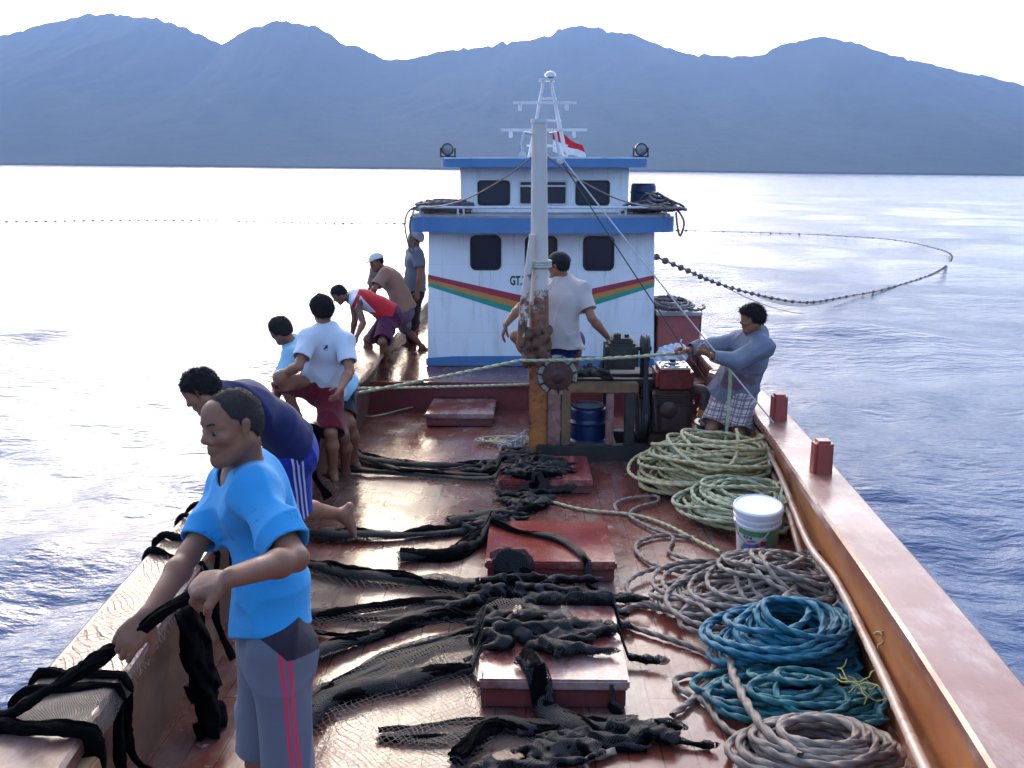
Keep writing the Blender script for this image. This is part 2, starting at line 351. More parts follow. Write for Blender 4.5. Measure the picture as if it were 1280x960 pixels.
LN = {'net_strands':{'s1':([[-2.096,9.278,-2.62],[-1.909,8.893,-2.599],[-1.654,8.445,-2.574],[-1.144,8.188,-2.56],[-0.718,8.227,-2.562],[-0.29,8.355,-2.57],[-0.061,7.96,-2.548]],0.035),'s1b':([[-1.799,8.058,-2.553],[-1.391,7.929,-2.546],[-0.826,7.807,-2.539],[-0.412,7.687,-2.533],[0.016,7.57,-2.526]],0.03),'s1c':([[-2.065,9.126,-2.602],[-1.705,8.528,-2.569],[-1.266,8.032,-2.542],[-0.834,7.904,-2.535],[-0.487,7.858,-2.532]],0.018),'s2':([[-1.732,6.296,-2.446],[-1.408,6.215,-2.442],[-1.025,6.241,-2.443],[-0.699,6.319,-2.448],[-0.48,6.415,-2.453],[-0.259,6.706,-2.469],[-0.006,7.002,-2.485]],0.035),'s2b':([[-0.721,6.578,-2.462],[-0.495,6.701,-2.469],[-0.202,6.871,-2.478],[0.047,7.18,-2.495]],0.028),'s3':([[-1.615,5.696,-2.413],[-1.493,5.611,-2.409],[-1.219,5.49,-2.402],[-0.913,5.415,-2.398],[-0.611,5.29,-2.391],[-0.23,5.197,-2.316],[0.09,5.053,-2.288],[0.281,4.894,-2.299]],0.04),'s3b':([[-0.963,5.788,-2.408],[-0.812,5.822,-2.41],[-0.61,5.889,-2.414],[-0.466,6.155,-2.429],[-0.253,6.389,-2.441]],0.05),'s3c':([[-0.413,6.202,-2.371],[-0.192,5.954,-2.347],[0.066,5.768,-2.337],[0.259,5.286,-2.321]],0.02),'s5':([[-1.436,4.778,-2.363],[-1.34,4.834,-2.366],[-0.991,4.989,-2.374],[-0.685,5.078,-2.379],[-0.313,4.926,-2.291]],0.03),'s6':([[-1.292,4.207,-2.331],[-1.22,4.313,-2.337],[-1.042,4.531,-2.349],[-0.821,4.728,-2.36],[-0.574,4.851,-2.367],[-0.222,4.814,-2.285]],0.038),'s6b':([[-1.362,4.738,-2.371],[-1.147,4.64,-2.365],[-0.938,4.654,-2.366],[-0.661,4.839,-2.376],[-0.405,4.979,-2.384]],0.013),'s6c':([[-1.331,4.891,-2.379],[-1.054,4.831,-2.376],[-0.756,4.903,-2.38],[-0.364,5.073,-2.389]],0.014),'s7':([[-1.116,3.71,-2.294],[-1.085,3.773,-2.298],[-1.001,3.913,-2.305],[-0.804,4.049,-2.313],[-0.593,4.176,-2.32],[-0.367,4.256,-2.264],[-0.174,4.377,-2.231],[0.047,4.478,-2.236]],0.042),'s7b':([[-1.127,3.907,-2.315],[-1.009,4.145,-2.328],[-0.849,4.348,-2.339],[-0.63,4.54,-2.35],[-0.39,4.695,-2.358],[-0.136,4.806,-2.364]],0.022),'s7c':([[-1.099,4.03,-2.322],[-0.927,4.114,-2.326],[-0.73,4.35,-2.339],[-0.511,4.611,-2.354],[-0.266,4.803,-2.364]],0.016),'s8':([[-0.134,4.029,-2.242],[-0.029,3.78,-2.228],[0.071,3.67,-2.252],[0.203,3.622,-2.269]],0.05),'s8b':([[0.006,3.781,-2.228],[0.158,3.718,-2.234],[0.31,3.691,-2.273],[0.332,3.58,-2.267]],0.02),'s9':([[-0.76,3.641,-2.33],[-0.546,3.712,-2.334],[-0.34,3.736,-2.335],[-0.201,3.712,-2.334]],0.012),'s9b':([[-0.758,3.628,-2.33],[-0.535,3.601,-2.328],[-0.337,3.669,-2.332],[-0.132,3.72,-2.335]],0.012),'s9c':([[-0.42,3.426,-2.278],[-0.269,3.681,-2.292],[-0.065,3.652,-2.291],[0.141,3.703,-2.294],[0.345,3.694,-2.293]],0.04)},'net_heaps':{'h1':([[-0.567,8.077,-2.544],[-0.214,8.001,-2.54],[0.071,7.661,-2.521],[-0.276,7.603,-2.518]],0.065),'h2':([[-0.537,6.413,-2.453],[-0.318,6.705,-2.469],[-0.173,7.13,-2.492],[-0.077,7.483,-2.512]],0.06),'h3':([[-0.259,5.438,-2.309],[-0.183,5.121,-2.272],[-0.0,5.1,-2.27],[0.195,4.935,-2.271],[-0.005,4.85,-2.267],[-0.225,4.927,-2.281]],0.085),'h4':([[-0.248,4.472,-2.236],[-0.095,4.433,-2.224],[0.069,4.322,-2.218],[-0.02,4.18,-2.22],[-0.173,4.265,-2.225]],0.08),'h5':([[-0.032,3.588,-2.287],[0.137,3.636,-2.29],[0.308,3.66,-2.291],[0.436,3.662,-2.291]],0.06),'h6':([[-0.241,3.343,-2.274],[-0.068,3.434,-2.279],[0.094,3.467,-2.281]],0.06),'h3b':([[0.038,4.844,-2.296],[0.255,4.831,-2.326]],0.05)},'net_sheets':{'a':[[-1.142,4.134,-2.352],[-0.574,4.854,-2.392],[-0.36,4.97,-2.398],[-0.337,4.032,-2.347],[-0.323,3.398,-2.312],[-1.007,3.383,-2.311]],'b':[[-0.77,3.6,-2.308],[-0.544,3.697,-2.313],[-0.201,3.697,-2.313],[0.287,3.796,-2.319],[-0.132,3.526,-2.304],[-0.529,3.548,-2.305]],'c':[[-1.95,7.937,-2.567],[-0.413,7.708,-2.554],[-0.49,6.6,-2.493],[-1.691,6.479,-2.486]],'d':[[-0.889,4.347,-2.339],[-0.393,4.747,-2.361],[-0.157,4.752,-2.361],[-0.366,4.226,-2.332],[-1.012,3.97,-2.318]],'e':[[-1.542,5.708,-2.434],[-0.325,5.257,-2.409],[-0.364,5.073,-2.399],[-1.312,4.618,-2.374]]},'loose':{'grey_a':([[0.045,7.098,-2.525],[0.283,6.892,-2.514],[0.633,6.778,-2.508],[0.84,6.551,-2.495],[1.01,6.2,-2.476],[1.127,5.96,-2.463]],0.011),'grey_b':([[0.53,6.82,-2.505],[0.536,7.028,-2.517],[0.678,7.207,-2.526],[0.873,7.256,-2.529],[0.862,7.079,-2.519],[0.681,6.947,-2.512],[0.627,6.723,-2.5],[0.74,6.442,-2.484],[0.851,6.233,-2.473],[0.798,5.938,-2.457],[0.935,5.76,-2.447]],0.011),'grey_c':([[1.016,6.237,-2.473],[0.805,6.301,-2.477],[0.623,6.161,-2.469],[0.582,5.934,-2.456],[0.649,5.71,-2.444],[0.805,5.571,-2.436],[0.941,5.506,-2.433]],0.012),'grey_d':([[0.376,4.941,-2.402],[0.497,5.034,-2.407],[0.665,4.947,-2.402],[0.823,4.841,-2.396],[1.009,4.9,-2.399],[1.167,5.014,-2.406]],0.013),'grey_e':([[0.376,4.941,-2.402],[0.344,4.831,-2.396],[0.459,4.698,-2.388],[0.685,4.527,-2.379],[0.784,4.399,-2.372],[0.763,4.242,-2.363],[0.634,3.985,-2.349],[0.493,3.815,-2.34]],0.013),'grey_f':([[0.802,4.185,-2.36],[0.672,4.207,-2.361],[0.557,4.155,-2.359],[0.571,4.045,-2.352],[0.66,3.926,-2.346],[0.696,3.738,-2.336],[0.79,3.548,-2.325]],0.013),'grey_g':([[1.512,5.158,-2.274],[1.223,4.755,-2.212],[1.022,4.438,-2.194],[0.913,4.375,-2.271],[0.829,4.151,-2.278],[0.798,3.838,-2.241],[0.82,3.631,-2.23],[0.848,3.473,-2.221],[0.919,3.327,-2.213]],0.017),'grey_h':([[1.404,5.529,-2.334],[1.658,5.654,-2.321],[1.652,5.251,-2.239],[1.543,5.035,-2.267],[1.367,4.953,-2.302]],0.014),'pale_a':([[1.565,8.507,-2.498],[1.497,8.38,-2.311],[1.254,7.282,-1.751],[1.216,7.223,-1.547]],0.013),'grey_i':([[0.092,3.414,-2.318],[0.144,3.474,-2.321],[0.229,3.518,-2.323]],0.014),'line_aft':([[-2.385,11.379,-2.756],[-1.945,10.399,-2.702],[-1.475,10.984,-2.734],[-0.747,11.529,-2.764],[-0.344,11.165,-2.744]],0.006)}}
# ------------------------------------------------------------------ sea, mountains, haze
SEA = -3.7; HEEL = R(0.6)          # the boat heels a little: the sea and shore are tilted by this against the deck
def make_sea():
    nr, na = 640, 900
    rr = 1.2 * (7000 / 1.2) ** (np.arange(nr) / (nr - 1)); aa = np.arange(na) * 2 * np.pi / na
    X = rr[:, None] * np.cos(aa); Y = rr[:, None] * np.sin(aa) + 4.0; Z = np.zeros_like(X); DX = np.zeros_like(X); DY = np.zeros_like(X)
    cell = (rr * (np.log(7000 / 1.2) / nr)); rg = np.random.default_rng(5)
    for i in range(64):
        lam = 0.35 * (14 / .35) ** (rg.random()); th = rg.normal(R(105), .75); k = 2 * np.pi / lam
        amp = 0.0072 * lam ** .8 * rg.uniform(.5, 1.1)
        att = np.clip((lam / cell - 3) / 4, 0, 1)[:, None] * amp
        if att.max() <= 0: continue
        ph = k * (X * np.cos(th) + Y * np.sin(th)) + rg.random() * 6.28
        Z += att * np.sin(ph); DX -= .8 * att * np.cos(th) * np.cos(ph); DY -= .8 * att * np.sin(th) * np.cos(ph)
    V = np.stack([X + DX, Y + DY, Z], -1).reshape(-1, 3)
    i = np.arange(nr - 1)[:, None] * na; k = np.arange(na)[None]; k2 = (k + 1) % na
    F = np.stack([i + k, i + na + k, i + na + k2, i + k2], -1).reshape(-1, 4)
    m = NT("sea_water")
    far = m.noise(1.0, 3, .6, m.map((.55, 1.6, 1), rot=(0, 0, R(15)))); mid = m.noise(1.0, 4, .6, m.map((3.2, 6.5, 1), rot=(0, 0, R(10)))); fine = m.noise(1.0, 3, .6, m.map((11, 20, 1), rot=(0, 0, R(-8))))
    big = m.noise(1.0, 3, .5, m.map((.012, .05, 1)))
    calm = m.ramp(big, [(.4, .55), (.62, 1.0)])
    h = m.math('ADD', m.math('MULTIPLY', far, .115), m.math('ADD', m.math('MULTIPLY', mid, .060), m.math('MULTIPLY', fine, .014)))
    h = m.math('MULTIPLY', h, calm)
    m.bump(h, 1.0, 1.0)
    m.b.inputs["IOR"].default_value = 1.333
    mat = m.set((.035, .080, .185), .14, 0)
    o = obj_arr("sea", V, F, mat); o.location = (0, 0, SEA); o.rotation_euler = (0, HEEL, 0); tag(o, kind='structure'); return o
make_sea()

RIDGE = [(-1100, 70), (-800, 30), (-500, 60), (-250, 80), (-120, 62), (0, 45), (60, 28), (100, 19), (140, 16), (200, 24), (245, 40), (275, 56), (305, 38), (345, 24), (390, 30), (430, 54), (455, 61), (480, 75), (520, 72), (545, 64), (560, 62), (610, 57), (650, 50), (685, 45), (710, 31), (745, 35), (790, 42), (830, 60), (870, 68), (940, 71), (985, 53), (1025, 44), (1060, 52), (1110, 68), (1180, 85), (1280, 107), (1450, 120), (1700, 90), (2000, 110), (2400, 140)]
def make_mountains():
    nx, ny = 620, 110
    xs = np.linspace(-6800, 6800, nx); ys = 2700 + (6600 - 2700) * (np.linspace(0, 1, ny) ** 1.15)
    X, Y = np.meshgrid(xs, ys, indexing='ij'); yr = 4700 + 260 * np.sin(X / 900.) + 160 * np.sin(X / 370. + 1)
    # skyline bearings and elevations as seen from the bow
    p_ = math.atan(268.5 / 1200); yw = R(1.1); ru, rv = [], []
    for u, v in RIDGE:
        x_, y_ = (u - 640) / 1200, -(v - 480) / 1200; d = (x_, math.cos(p_) + y_ * math.sin(p_), -math.sin(p_) + y_ * math.cos(p_)); X_, Y_ = math.cos(yw) * d[0] - math.sin(yw) * d[1], math.sin(yw) * d[0] + math.cos(yw) * d[1]
        ru.append(X_ / Y_); rv.append(d[2] / Y_)
    yr1 = 4700 + 260 * np.sin(xs / 900.) + 160 * np.sin(xs / 370. + 1); az = xs / yr1
    H = np.interp(az, ru, rv) * yr1 + 3.7 + xs * math.tan(HEEL)
    H = H + (np.interp(np.arange(nx), np.arange(0, nx, 1), RNG.standard_normal(nx)) * 3.5)
    s = (Y - 2700) / (yr - 2700); H2 = H[:, None]
    front = np.clip(s, 0, 1) ** 1.12; back = np.clip(1 - (s - 1) * 1.5, 0, 1)
    h = np.where(s <= 1, H2 * front, H2 * back)
    def rdg(q): return 1 - np.abs(np.sin(q))
    sp = rdg(X / 260. + .9 * np.sin(Y / 500.) + .8 * np.sin(X / 610.)) * .6 + rdg(X / 95. + 1.3 * np.sin(Y / 260.) + Y / 420.) * .28 + rdg(X / 41. - Y / 160. + np.sin(Y / 90.)) * .12
    env = np.clip(s, 0, 1) * np.clip(1 - s, 0, 1) * 4
    h = h * (1 - .17 * env * (1 - sp)) 
    h += env * 6 * np.sin(X / 23. + 2 * np.sin(Y / 31.)) * np.sin(Y / 27. + np.sin(X / 35.))
    h = np.where(s < 0.02, 3 + h, h + 3)
    V = np.stack([X, Y, h], -1).reshape(-1, 3)
    i = np.arange(nx - 1)[:, None] * ny; k = np.arange(ny - 1)[None]
    F = np.stack([i + k, i + ny + k, i + ny + k + 1, i + k + 1], -1).reshape(-1, 4)
    # the shore edge drops into the sea
    e0 = np.arange(nx) * ny; W = V[e0].copy(); W[:, 2] = -8; n = len(V); V = np.concatenate([V, W])
    F = np.concatenate([F, np.stack([n + np.arange(nx - 1), n + 1 + np.arange(nx - 1), e0[1:], e0[:-1]], -1)])
    m = NT("forested_slope")
    a = m.noise(.004, 8, .65); b = m.noise(.05, 5, .7)
    c = m.mix(m.ramp(a, [(.38, 0.), (.64, 1.)]), (.018, .034, .022), (.036, .052, .032)); c = m.mix(m.ramp(b, [(.3, 0.), (.7, 1.)]), c, m.mix(.5, c, (.02, .035, .02)))
    m.bump(b, .5, 9)
    mat = m.set(c, .95, spec=.1)
    o = obj_arr("mountains", V, F, mat); o.location = (0, 0, SEA); o.rotation_euler = (0, HEEL, 0); tag(o, kind='structure')
make_mountains()
def make_haze():
    mb = MB(); mb.box((0, 100, 450), (14600, 14200, 1100)); m = D.materials.new("haze_air"); m.use_nodes = True; t = m.node_tree
    t.nodes.remove(t.nodes["Principled BSDF"]); v = t.nodes.new("ShaderNodeVolumePrincipled")
    v.inputs["Color"].default_value = (.29, .47, .90, 1); v.inputs["Density"].default_value = HAZE; v.inputs["Anisotropy"].default_value = .25
    t.links.new(v.outputs[0], t.nodes["Material Output"].inputs["Volume"])
    o = mb.build("haze", m); tag(o, kind='stuff')
HAZE = 1.4e-4
make_haze()
# a small far boat on the skyline
b_ = empty("distant_boat", (-330, 2050, SEA + 3.4), "tiny dark boat far out on the water below the mountains", "boat")
mb = MB(); mb.prism([(-11, .8), (-9, -.8), (8, -.8), (12, 1.4), (8, 1), (-9, .6)], -1.6, 1.6); 
for i in range(len(mb.V)): mb.V[i] = (mb.V[i][0] - 330, mb.V[i][1] + 2050, mb.V[i][2] + SEA + 3.4)
M_far = simple("far_boat_paint", (.08, .09, .12), bump=0)
mb.build("hull", M_far, b_)
mb = MB(); mb.box((-333, 2050, SEA + 5.1), (6, 2, 2.0), bev=.1); mb.build("cabin", M_far, b_)
# ------------------------------------------------------------------ boat
def zd(Y): return -2.15 - .055 * Y
AFT = -2.43
def zcap(Y): return zd(Y) + .55 if Y < 11 else zd(11) + .55 + (Y - 11) * .01
_R = np.array([(-3.2, .03), (-2.2, .5), (-1.2, .82), (0, 1.12), (1.5, 1.38), (3, 1.58), (4, 1.69), (5, 1.77), (6, 1.87), (8, 2.06), (11, 2.2), (14, 2.22), (17, 2.05), (19, 1.75)])
_L = np.array([(-3.2, .03), (-2.2, .6), (-1.2, 1.0), (0, 1.36), (1.5, 1.66), (3, 1.85), (4.4, 1.98), (5.3, 2.04), (8.5, 2.12), (11, 2.2), (14, 2.22), (17, 2.05), (19, 1.75)])
def xr(Y): return float(np.interp(Y, _R[:, 0], _R[:, 1]))
def xl(Y): return float(np.interp(Y, _L[:, 0], _L[:, 1]))
YS = [-3.2, -2.7, -2.2, -1.7, -1.2, -.6] + [i * .5 for i in range(0, 39)]
def sm_prof(f):
    v = np.array([f(y) for y in YS]); 
    for _ in range(3): v[1:-1] = .25 * v[:-2] + .5 * v[1:-1] + .25 * v[2:]
    return lambda Y: float(np.interp(Y, YS, v))
xr = sm_prof(xr); xl = sm_prof(xl)

# materials
def mat_deck(name, aft=False):
    m = NT(name); co = m.co
    plank = m.n("ShaderNodeTexBrick"); m.l(m.map((1, 1, 1), rot=(0, 0, R(90))), plank.inputs["Vector"])
    plank.inputs["Scale"].default_value = 1.0; plank.inputs["Mortar Size"].default_value = .0035; plank.inputs["Brick Width"].default_value = 3.1; plank.inputs["Row Height"].default_value = .14
    plank.inputs["Color1"].default_value = (1, 1, 1, 1); plank.inputs["Color2"].default_value = (.86, .86, .86, 1); plank.inputs["Mortar"].default_value = (.35, .35, .35, 1)
    grain = m.noise(1.0, 6, .6, m.map((22, 1.4, 4)))
    base = m.mix(grain, (.13, .030, .021), (.21, .052, .033))
    wear = m.ramp(m.noise(1.0, 9, .68, m.map((1.9, .8, 1))), [(.47, 0.), (.62, 1.)])
    col = m.mix(wear, base, m.mix(grain, (.17, .11, .09), (.28, .19, .15)))
    fleck = m.ramp(m.noise(9.0, 6, .75), [(.60, 0.), (.68, 1.)]); col = m.mix(m.math('MULTIPLY', fleck, .65), col, (.52, .45, .42))
    dark = m.ramp(m.noise(1.3, 7, .7, m.map((1, .6, 1), loc=(4, 2, 0))), [(.52, 0.), (.7, .8)]); col = m.mix(dark, col, (.06, .03, .028))
    col = m.mix(.85, col, m.mix(1.0, col, plank.outputs["Color"], 'MULTIPLY'))
    wet = m.ramp(m.noise(1.0, 6, .62, m.map((1.1, 1.0, 1), loc=(1.3, 0, 0))), [(.40, .10), (.54, .22), (.70, .45)])
    wet = m.math('ADD', wet, m.math('MULTIPLY', m.noise(30, 3), .10))
    h = m.math('ADD', m.math('MULTIPLY', plank.outputs["Fac"], -.25), m.math('ADD', m.math('MULTIPLY', grain, .30), m.math('MULTIPLY', m.noise(5, 4), .9)))
    m.bump(h, .55, .010)
    return m.set(col, wet, spec=.5)
M_deck = mat_deck("wet_deck_planks")
def mat_painted(name, c1, c2, worn, wet=(.18, .5), wearat=(.56, .68), sc=(2.2, 1.0, 2.2), streak=None, bump=.35, coat=.2):
    m = NT(name); g = m.noise(1.0, 6, .6, m.map((18, 1.2, 10)))
    col = m.mix(m.ramp(m.noise(2.3, 5), [(.35, 0.), (.65, 1.)]), c1, c2); col = m.mix(.35, col, m.mix(1., col, m.ramp(g, [(.3, .45), (.7, 1.)]), 'MULTIPLY'))
    wr = m.ramp(m.noise(1.0, 10, .72, m.map(sc)), [(wearat[0], 0.), (wearat[1], 1.)]); col = m.mix(wr, col, worn)
    if streak: col = m.mix(m.ramp(m.noise(1.0, 6, .6, m.map((3, 3, .5))), [(.55, 0.), (.7, .8)]), col, streak)
    rg = m.ramp(m.noise(1.6, 5), [(.35, wet[0]), (.65, wet[1])]); m.bump(m.math('ADD', m.math('MULTIPLY', g, .4), m.noise(12, 5)), bump, .006)
    m.b.inputs["Coat Weight"].default_value = coat; m.b.inputs["Coat Roughness"].default_value = .12
    return m.set(col, rg)
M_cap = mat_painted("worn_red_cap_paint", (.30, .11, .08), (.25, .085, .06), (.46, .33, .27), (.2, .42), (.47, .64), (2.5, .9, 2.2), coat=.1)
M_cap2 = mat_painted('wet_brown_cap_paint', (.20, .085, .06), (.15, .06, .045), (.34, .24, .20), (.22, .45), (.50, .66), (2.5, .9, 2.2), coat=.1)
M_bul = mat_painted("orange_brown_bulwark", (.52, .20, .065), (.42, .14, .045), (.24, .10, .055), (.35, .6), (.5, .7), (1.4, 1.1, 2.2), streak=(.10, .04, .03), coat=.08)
M_bul_shaded = mat_painted("shaded_brown_bulwark", (.15, .062, .035), (.11, .045, .03), (.22, .11, .07), (.35, .6), (.52, .7), (1.4, 1.1, 2.2), streak=(.05, .025, .02), coat=.05)  # left bulwark: shade on its inner face is painted in as a darker brown
M_red = mat_painted("dark_red_paint", (.24, .045, .04), (.18, .03, .03), (.10, .04, .035), (.2, .45), (.55, .7), coat=.25)
M_boll = mat_painted('bollard_red_paint', (.40, .075, .055), (.32, .055, .04), (.25, .1, .07), (.3, .6), (.5, .66), coat=.05)
M_hull = mat_painted("hull_paint", (.08, .12, .22), (.06, .09, .18), (.2, .15, .12))
M_white = NT("white_cabin_paint")
def _mw(m, c=(.82, .82, .84)):
    dirt = m.ramp(m.noise(1.0, 8, .7, m.map((4, 4, .8))), [(.52, 0.), (.75, .6)]); col = m.mix(dirt, c, (.50, .49, .50))
    rust = m.ramp(m.noise(14, 6, .8), [(.70, 0.), (.76, .9)]); col = m.mix(rust, col, (.34, .24, .2)); st = m.ramp(m.noise(1.0, 8, .75, m.map((16, 16, .9), loc=(3, 1, 2))), [(.56, 0.), (.70, .55)]); col = m.mix(st, col, (.40, .33, .28)); sm = m.math('LESS_THAN', m.math('FRACT', m.math('MULTIPLY', m.dot((0, 0, 1)), 2.35)), .012); col = m.mix(m.math('MULTIPLY', sm, .35), col, (.42, .42, .45)); m.bump(m.math('SUBTRACT', m.noise(5, 6), m.math('MULTIPLY', sm, .4)), .2, .012); return m.set(col, .42)
M_white = _mw(M_white)
M_blue = simple("blue_trim_paint", (.075, .18, .37), (.09, .21, .41), 3, .45, bump=.1, grime=(.12, .14, .22), gscale=7, glo=.62, ghi=.72)
M_glass = NT("dark_window_glass").set((.012, .015, .035), .18, 0)
M_gasket = simple("black_rubber", (.015, .015, .018), rough=.6, bump=0)
M_rooftop = simple("grey_roof_deck", (.42, .38, .37), (.30, .26, .26), 4, .7, grime=(.22, .12, .1), gscale=3)
M_galv = simple("white_pipe_paint", (.66, .66, .68), (.55, .55, .58), 8, .4, bump=.1, grime=(.32, .18, .12), gscale=14, glo=.6, ghi=.68)
M_black = simple("oily_black_iron", (.018, .017, .018), (.035, .03, .03), 12, .45, .7, bump=.4, bscale=40, grime=(.09, .05, .035), gscale=9, glo=.6, ghi=.7)
M_timber = simple("oily_dark_timber", (.028, .022, .022), (.05, .035, .03), 10, .5, .75, bump=.5, bscale=30)
M_rust = simple("orange_rusty_steel", (.50, .17, .035), (.32, .09, .03), 5, .55, .8, bump=.4, bscale=30, grime=(.08, .035, .02), gscale=6, glo=.5, ghi=.62)

boat = empty("fishing_boat", (0, 4, -3.7), "long wooden fishing boat with red deck and white and blue cabin, seen from its bow", "boat")
def strip(sec, ys, name, mat, smooth=True, parent=boat, close=False):
    """loft: sec(Y) gives a list of (x,z)"""
    S = [sec(y) for y in ys]; n = len(S[0]); V = [(x, y, z) for y, s in zip(ys, S) for x, z in s]; F = []
    for i in range(len(ys) - 1):
        for k in range(n if close else n - 1): F.append((i * n + k, i * n + (k + 1) % n, (i + 1) * n + (k + 1) % n, (i + 1) * n + k))
    if close: F.append(tuple(range(n))); F.append(tuple(len(V) - n + k for k in range(n))[::-1])
    mb = MB(); mb.add(V, F); return mb.build(name, mat, parent, smooth)
# main deck with a little camber, raised aft deck, riser
YM = [y for y in YS if y <= 11.0]; YA = [11.0] + [y for y in YS if y > 11.0]
def cam_(x, Y): return .035 * (1 - (x / 2.1) ** 2) - .035
strip(lambda Y: [(x, zd(Y) + cam_(x, Y)) for x in np.linspace(-xl(Y) + .05, xr(Y) - .05, 13)], YM, "deck", M_deck)
strip(lambda Y: [(x, AFT) for x in (-xl(Y) + .05, xr(Y) - .05)], YA, "aft_deck", M_deck)
mb = MB(); mb.prism([(-2.12, AFT + .004), (-2.12, zd(11) - .1), (2.12, zd(11) - .1), (2.12, AFT + .004)], 10.94, 11.0); mb.box((0, 10.93, AFT - .02), (4.2, .1, .06), bev=.012); mb.build("riser", M_red, boat)
# hull shell
def hull_sec(Y):
    a, b = xl(Y), xr(Y); z0 = zcap(Y) - .05; f = min(1, max(0, (Y + 3.2) / 5)); zb = -4.4 * f + -3.0 * (1 - f)
    return [(-a, z0), (-a * .985, -2.6), (-a * .9, -3.2), (-a * .8, -3.7), (-a * .45, min(-4.2, zb)), (0, min(-4.5, zb)), (b * .45, min(-4.2, zb)), (b * .8, -3.7), (b * .9, -3.2), (b * .985, -2.6), (b, z0)]
strip(hull_sec, YS, "hull", M_hull)
mb = MB(); mb.prism([(-1.75, -2.15), (-1.72, -2.6), (-1.57, -3.2), (-.8, -4.2), (.8, -4.2), (1.57, -3.2), (1.72, -2.6), (1.75, -2.15)], 18.96, 19.04); mb.build("transom", M_red, boat)
# bulwarks: inner planking sheet of real thickness; cap rails
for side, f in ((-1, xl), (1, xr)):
    strip(lambda Y: [(side * (f(Y) - .02), zcap(Y) - .05), (side * max(.02, f(Y) - .21), zcap(Y) - .05), (side * max(.02, f(Y) - .20), zd(Y) - .06 if Y < 11 else AFT - .05), (side * (f(Y) - .04), zd(Y) - .06)], [y for y in YS if y <= 19], "bulwark", M_bul if side > 0 else M_bul_shaded, True, boat, True)
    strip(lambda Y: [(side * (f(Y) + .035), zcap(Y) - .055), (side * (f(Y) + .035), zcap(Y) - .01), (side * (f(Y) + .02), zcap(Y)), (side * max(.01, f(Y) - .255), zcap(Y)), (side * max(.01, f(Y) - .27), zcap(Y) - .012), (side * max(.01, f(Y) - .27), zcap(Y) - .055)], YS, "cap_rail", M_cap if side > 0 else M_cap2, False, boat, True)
# frames (ribs) along the inside of the left bulwark near the bow, rub rail
for Y in (2.62,):
    mb = MB(); a = Vector((-(xl(Y) - .27), Y, zcap(Y) - .06)); mb.beam(a, Vector((-(xl(Y) - .34), Y, zd(Y) - .02)), .10, .10, .01); mb.build("stanchion", simple("bare_wood", (.30, .17, .08), (.22, .12, .06), 8, .6, bump=.3), boat)
# bollards on the cap
for sx, Y in ((1, 7.75), (1, 6.04), (-1, 9.6)):
    f = xr if sx > 0 else xl
    mb = MB(); mb.box((sx * (f(Y) - .10), Y, zcap(Y) + .10), (.125, .125, .24), bev=.02, taper=.96); mb.build("bollard", M_boll, boat)

# ---- main cabin
def rrect(x0, x1, z0, z1, r=.06, n=5):
    out = []
    for cx, cz, a0 in ((x1 - r, z1 - r, 0), (x0 + r, z1 - r, 90), (x0 + r, z0 + r, 180), (x1 - r, z0 + r, 270)):
        for i in range(n + 1):
            a = R(a0 + 90 * i / n); out.append((cx + r * math.cos(a), cz + r * math.sin(a)))
    return out
def holed_wall(name, outer, holes, y, t, mat, parent):
    bm = bmesh.new(); loops = []
    for lp in [outer] + holes:
        vs_ = [bm.verts.new((x, y, z)) for x, z in lp]; es = [bm.edges.new((vs_[i], vs_[(i + 1) % len(vs_)])) for i in range(len(vs_))]; loops.append((vs_, es))
    bmesh.ops.triangle_fill(bm, edges=[e for _, es in loops for e in es], use_beauty=True)
    ff = list(bm.faces)
    mp = {}
    for vs_, _ in loops:
        for v in vs_: mp[v] = bm.verts.new((v.co.x, y + t, v.co.z))
    for f in ff: bm.faces.new([mp[v] for v in f.verts][::-1])
    for vs_, _ in loops:
        for i in range(len(vs_)):
            a, b = vs_[i], vs_[(i + 1) % len(vs_)]; bm.faces.new((a, b, mp[b], mp[a]))
    bmesh.ops.recalc_face_normals(bm, faces=list(bm.faces)); bm.verts.index_update()
    V = [v.co[:] for v in bm.verts]; F = [tuple(v.index for v in f.verts) for f in bm.faces]; bm.free()
    mb = MB(); mb.add(V, F); return mb.build(name, mat, parent)
def window(parent, x0, x1, z0, z1, y, r=.06, frame=None, depth=.05):
    lp = rrect(x0, x1, z0, z1, r); li = rrect(x0 + .022, x1 - .022, z0 + .022, z1 - .022, max(.02, r - .02))
    n = len(lp); mb = MB(); V = []
    for L_, yy in ((lp, y - .012), (li, y - .012), (li, y + depth), (lp, y + depth)):
        V += [(a, yy, c) for a, c in L_]
    F = [(q * n + i, q * n + (i + 1) % n, ((q + 1) % 4) * n + (i + 1) % n, ((q + 1) % 4) * n + i) for q in range(4) for i in range(n)]
    mb.add(V, F); w_ = mb.build("window", frame or M_gasket, parent)
    mb = MB(); mb.prism(li, y + .022, y + .032); mb.build("pane", M_glass, w_); return w_
YF = 11.9; zt = -.745
cabin = empty("cabin", (0, 13.5, AFT)); cabin.parent = boat; cabin.location = Vector((0, 13.5, AFT)) - wpos(boat)
WL = [(-.875, -.49, -1.22, -.79), (-.20, .20, -1.22, -.80), (.515, .90, -1.225, -.80)]
holed_wall("front_wall", [(-1.43, AFT), (1.43, AFT), (1.385, zt), (-1.385, zt)], [rrect(*q, .07) for q in WL], YF, .04, M_white, cabin)
for q in WL: window(cabin, *q, YF, .07)
for sx in (-1, 1):
    mb = MB(); mb.prism([(sx * 1.43, AFT), (sx * 1.385, zt), (sx * 1.345, zt), (sx * 1.39, AFT)], YF + .043, 15.8); mb.build("side_wall", M_white, cabin)
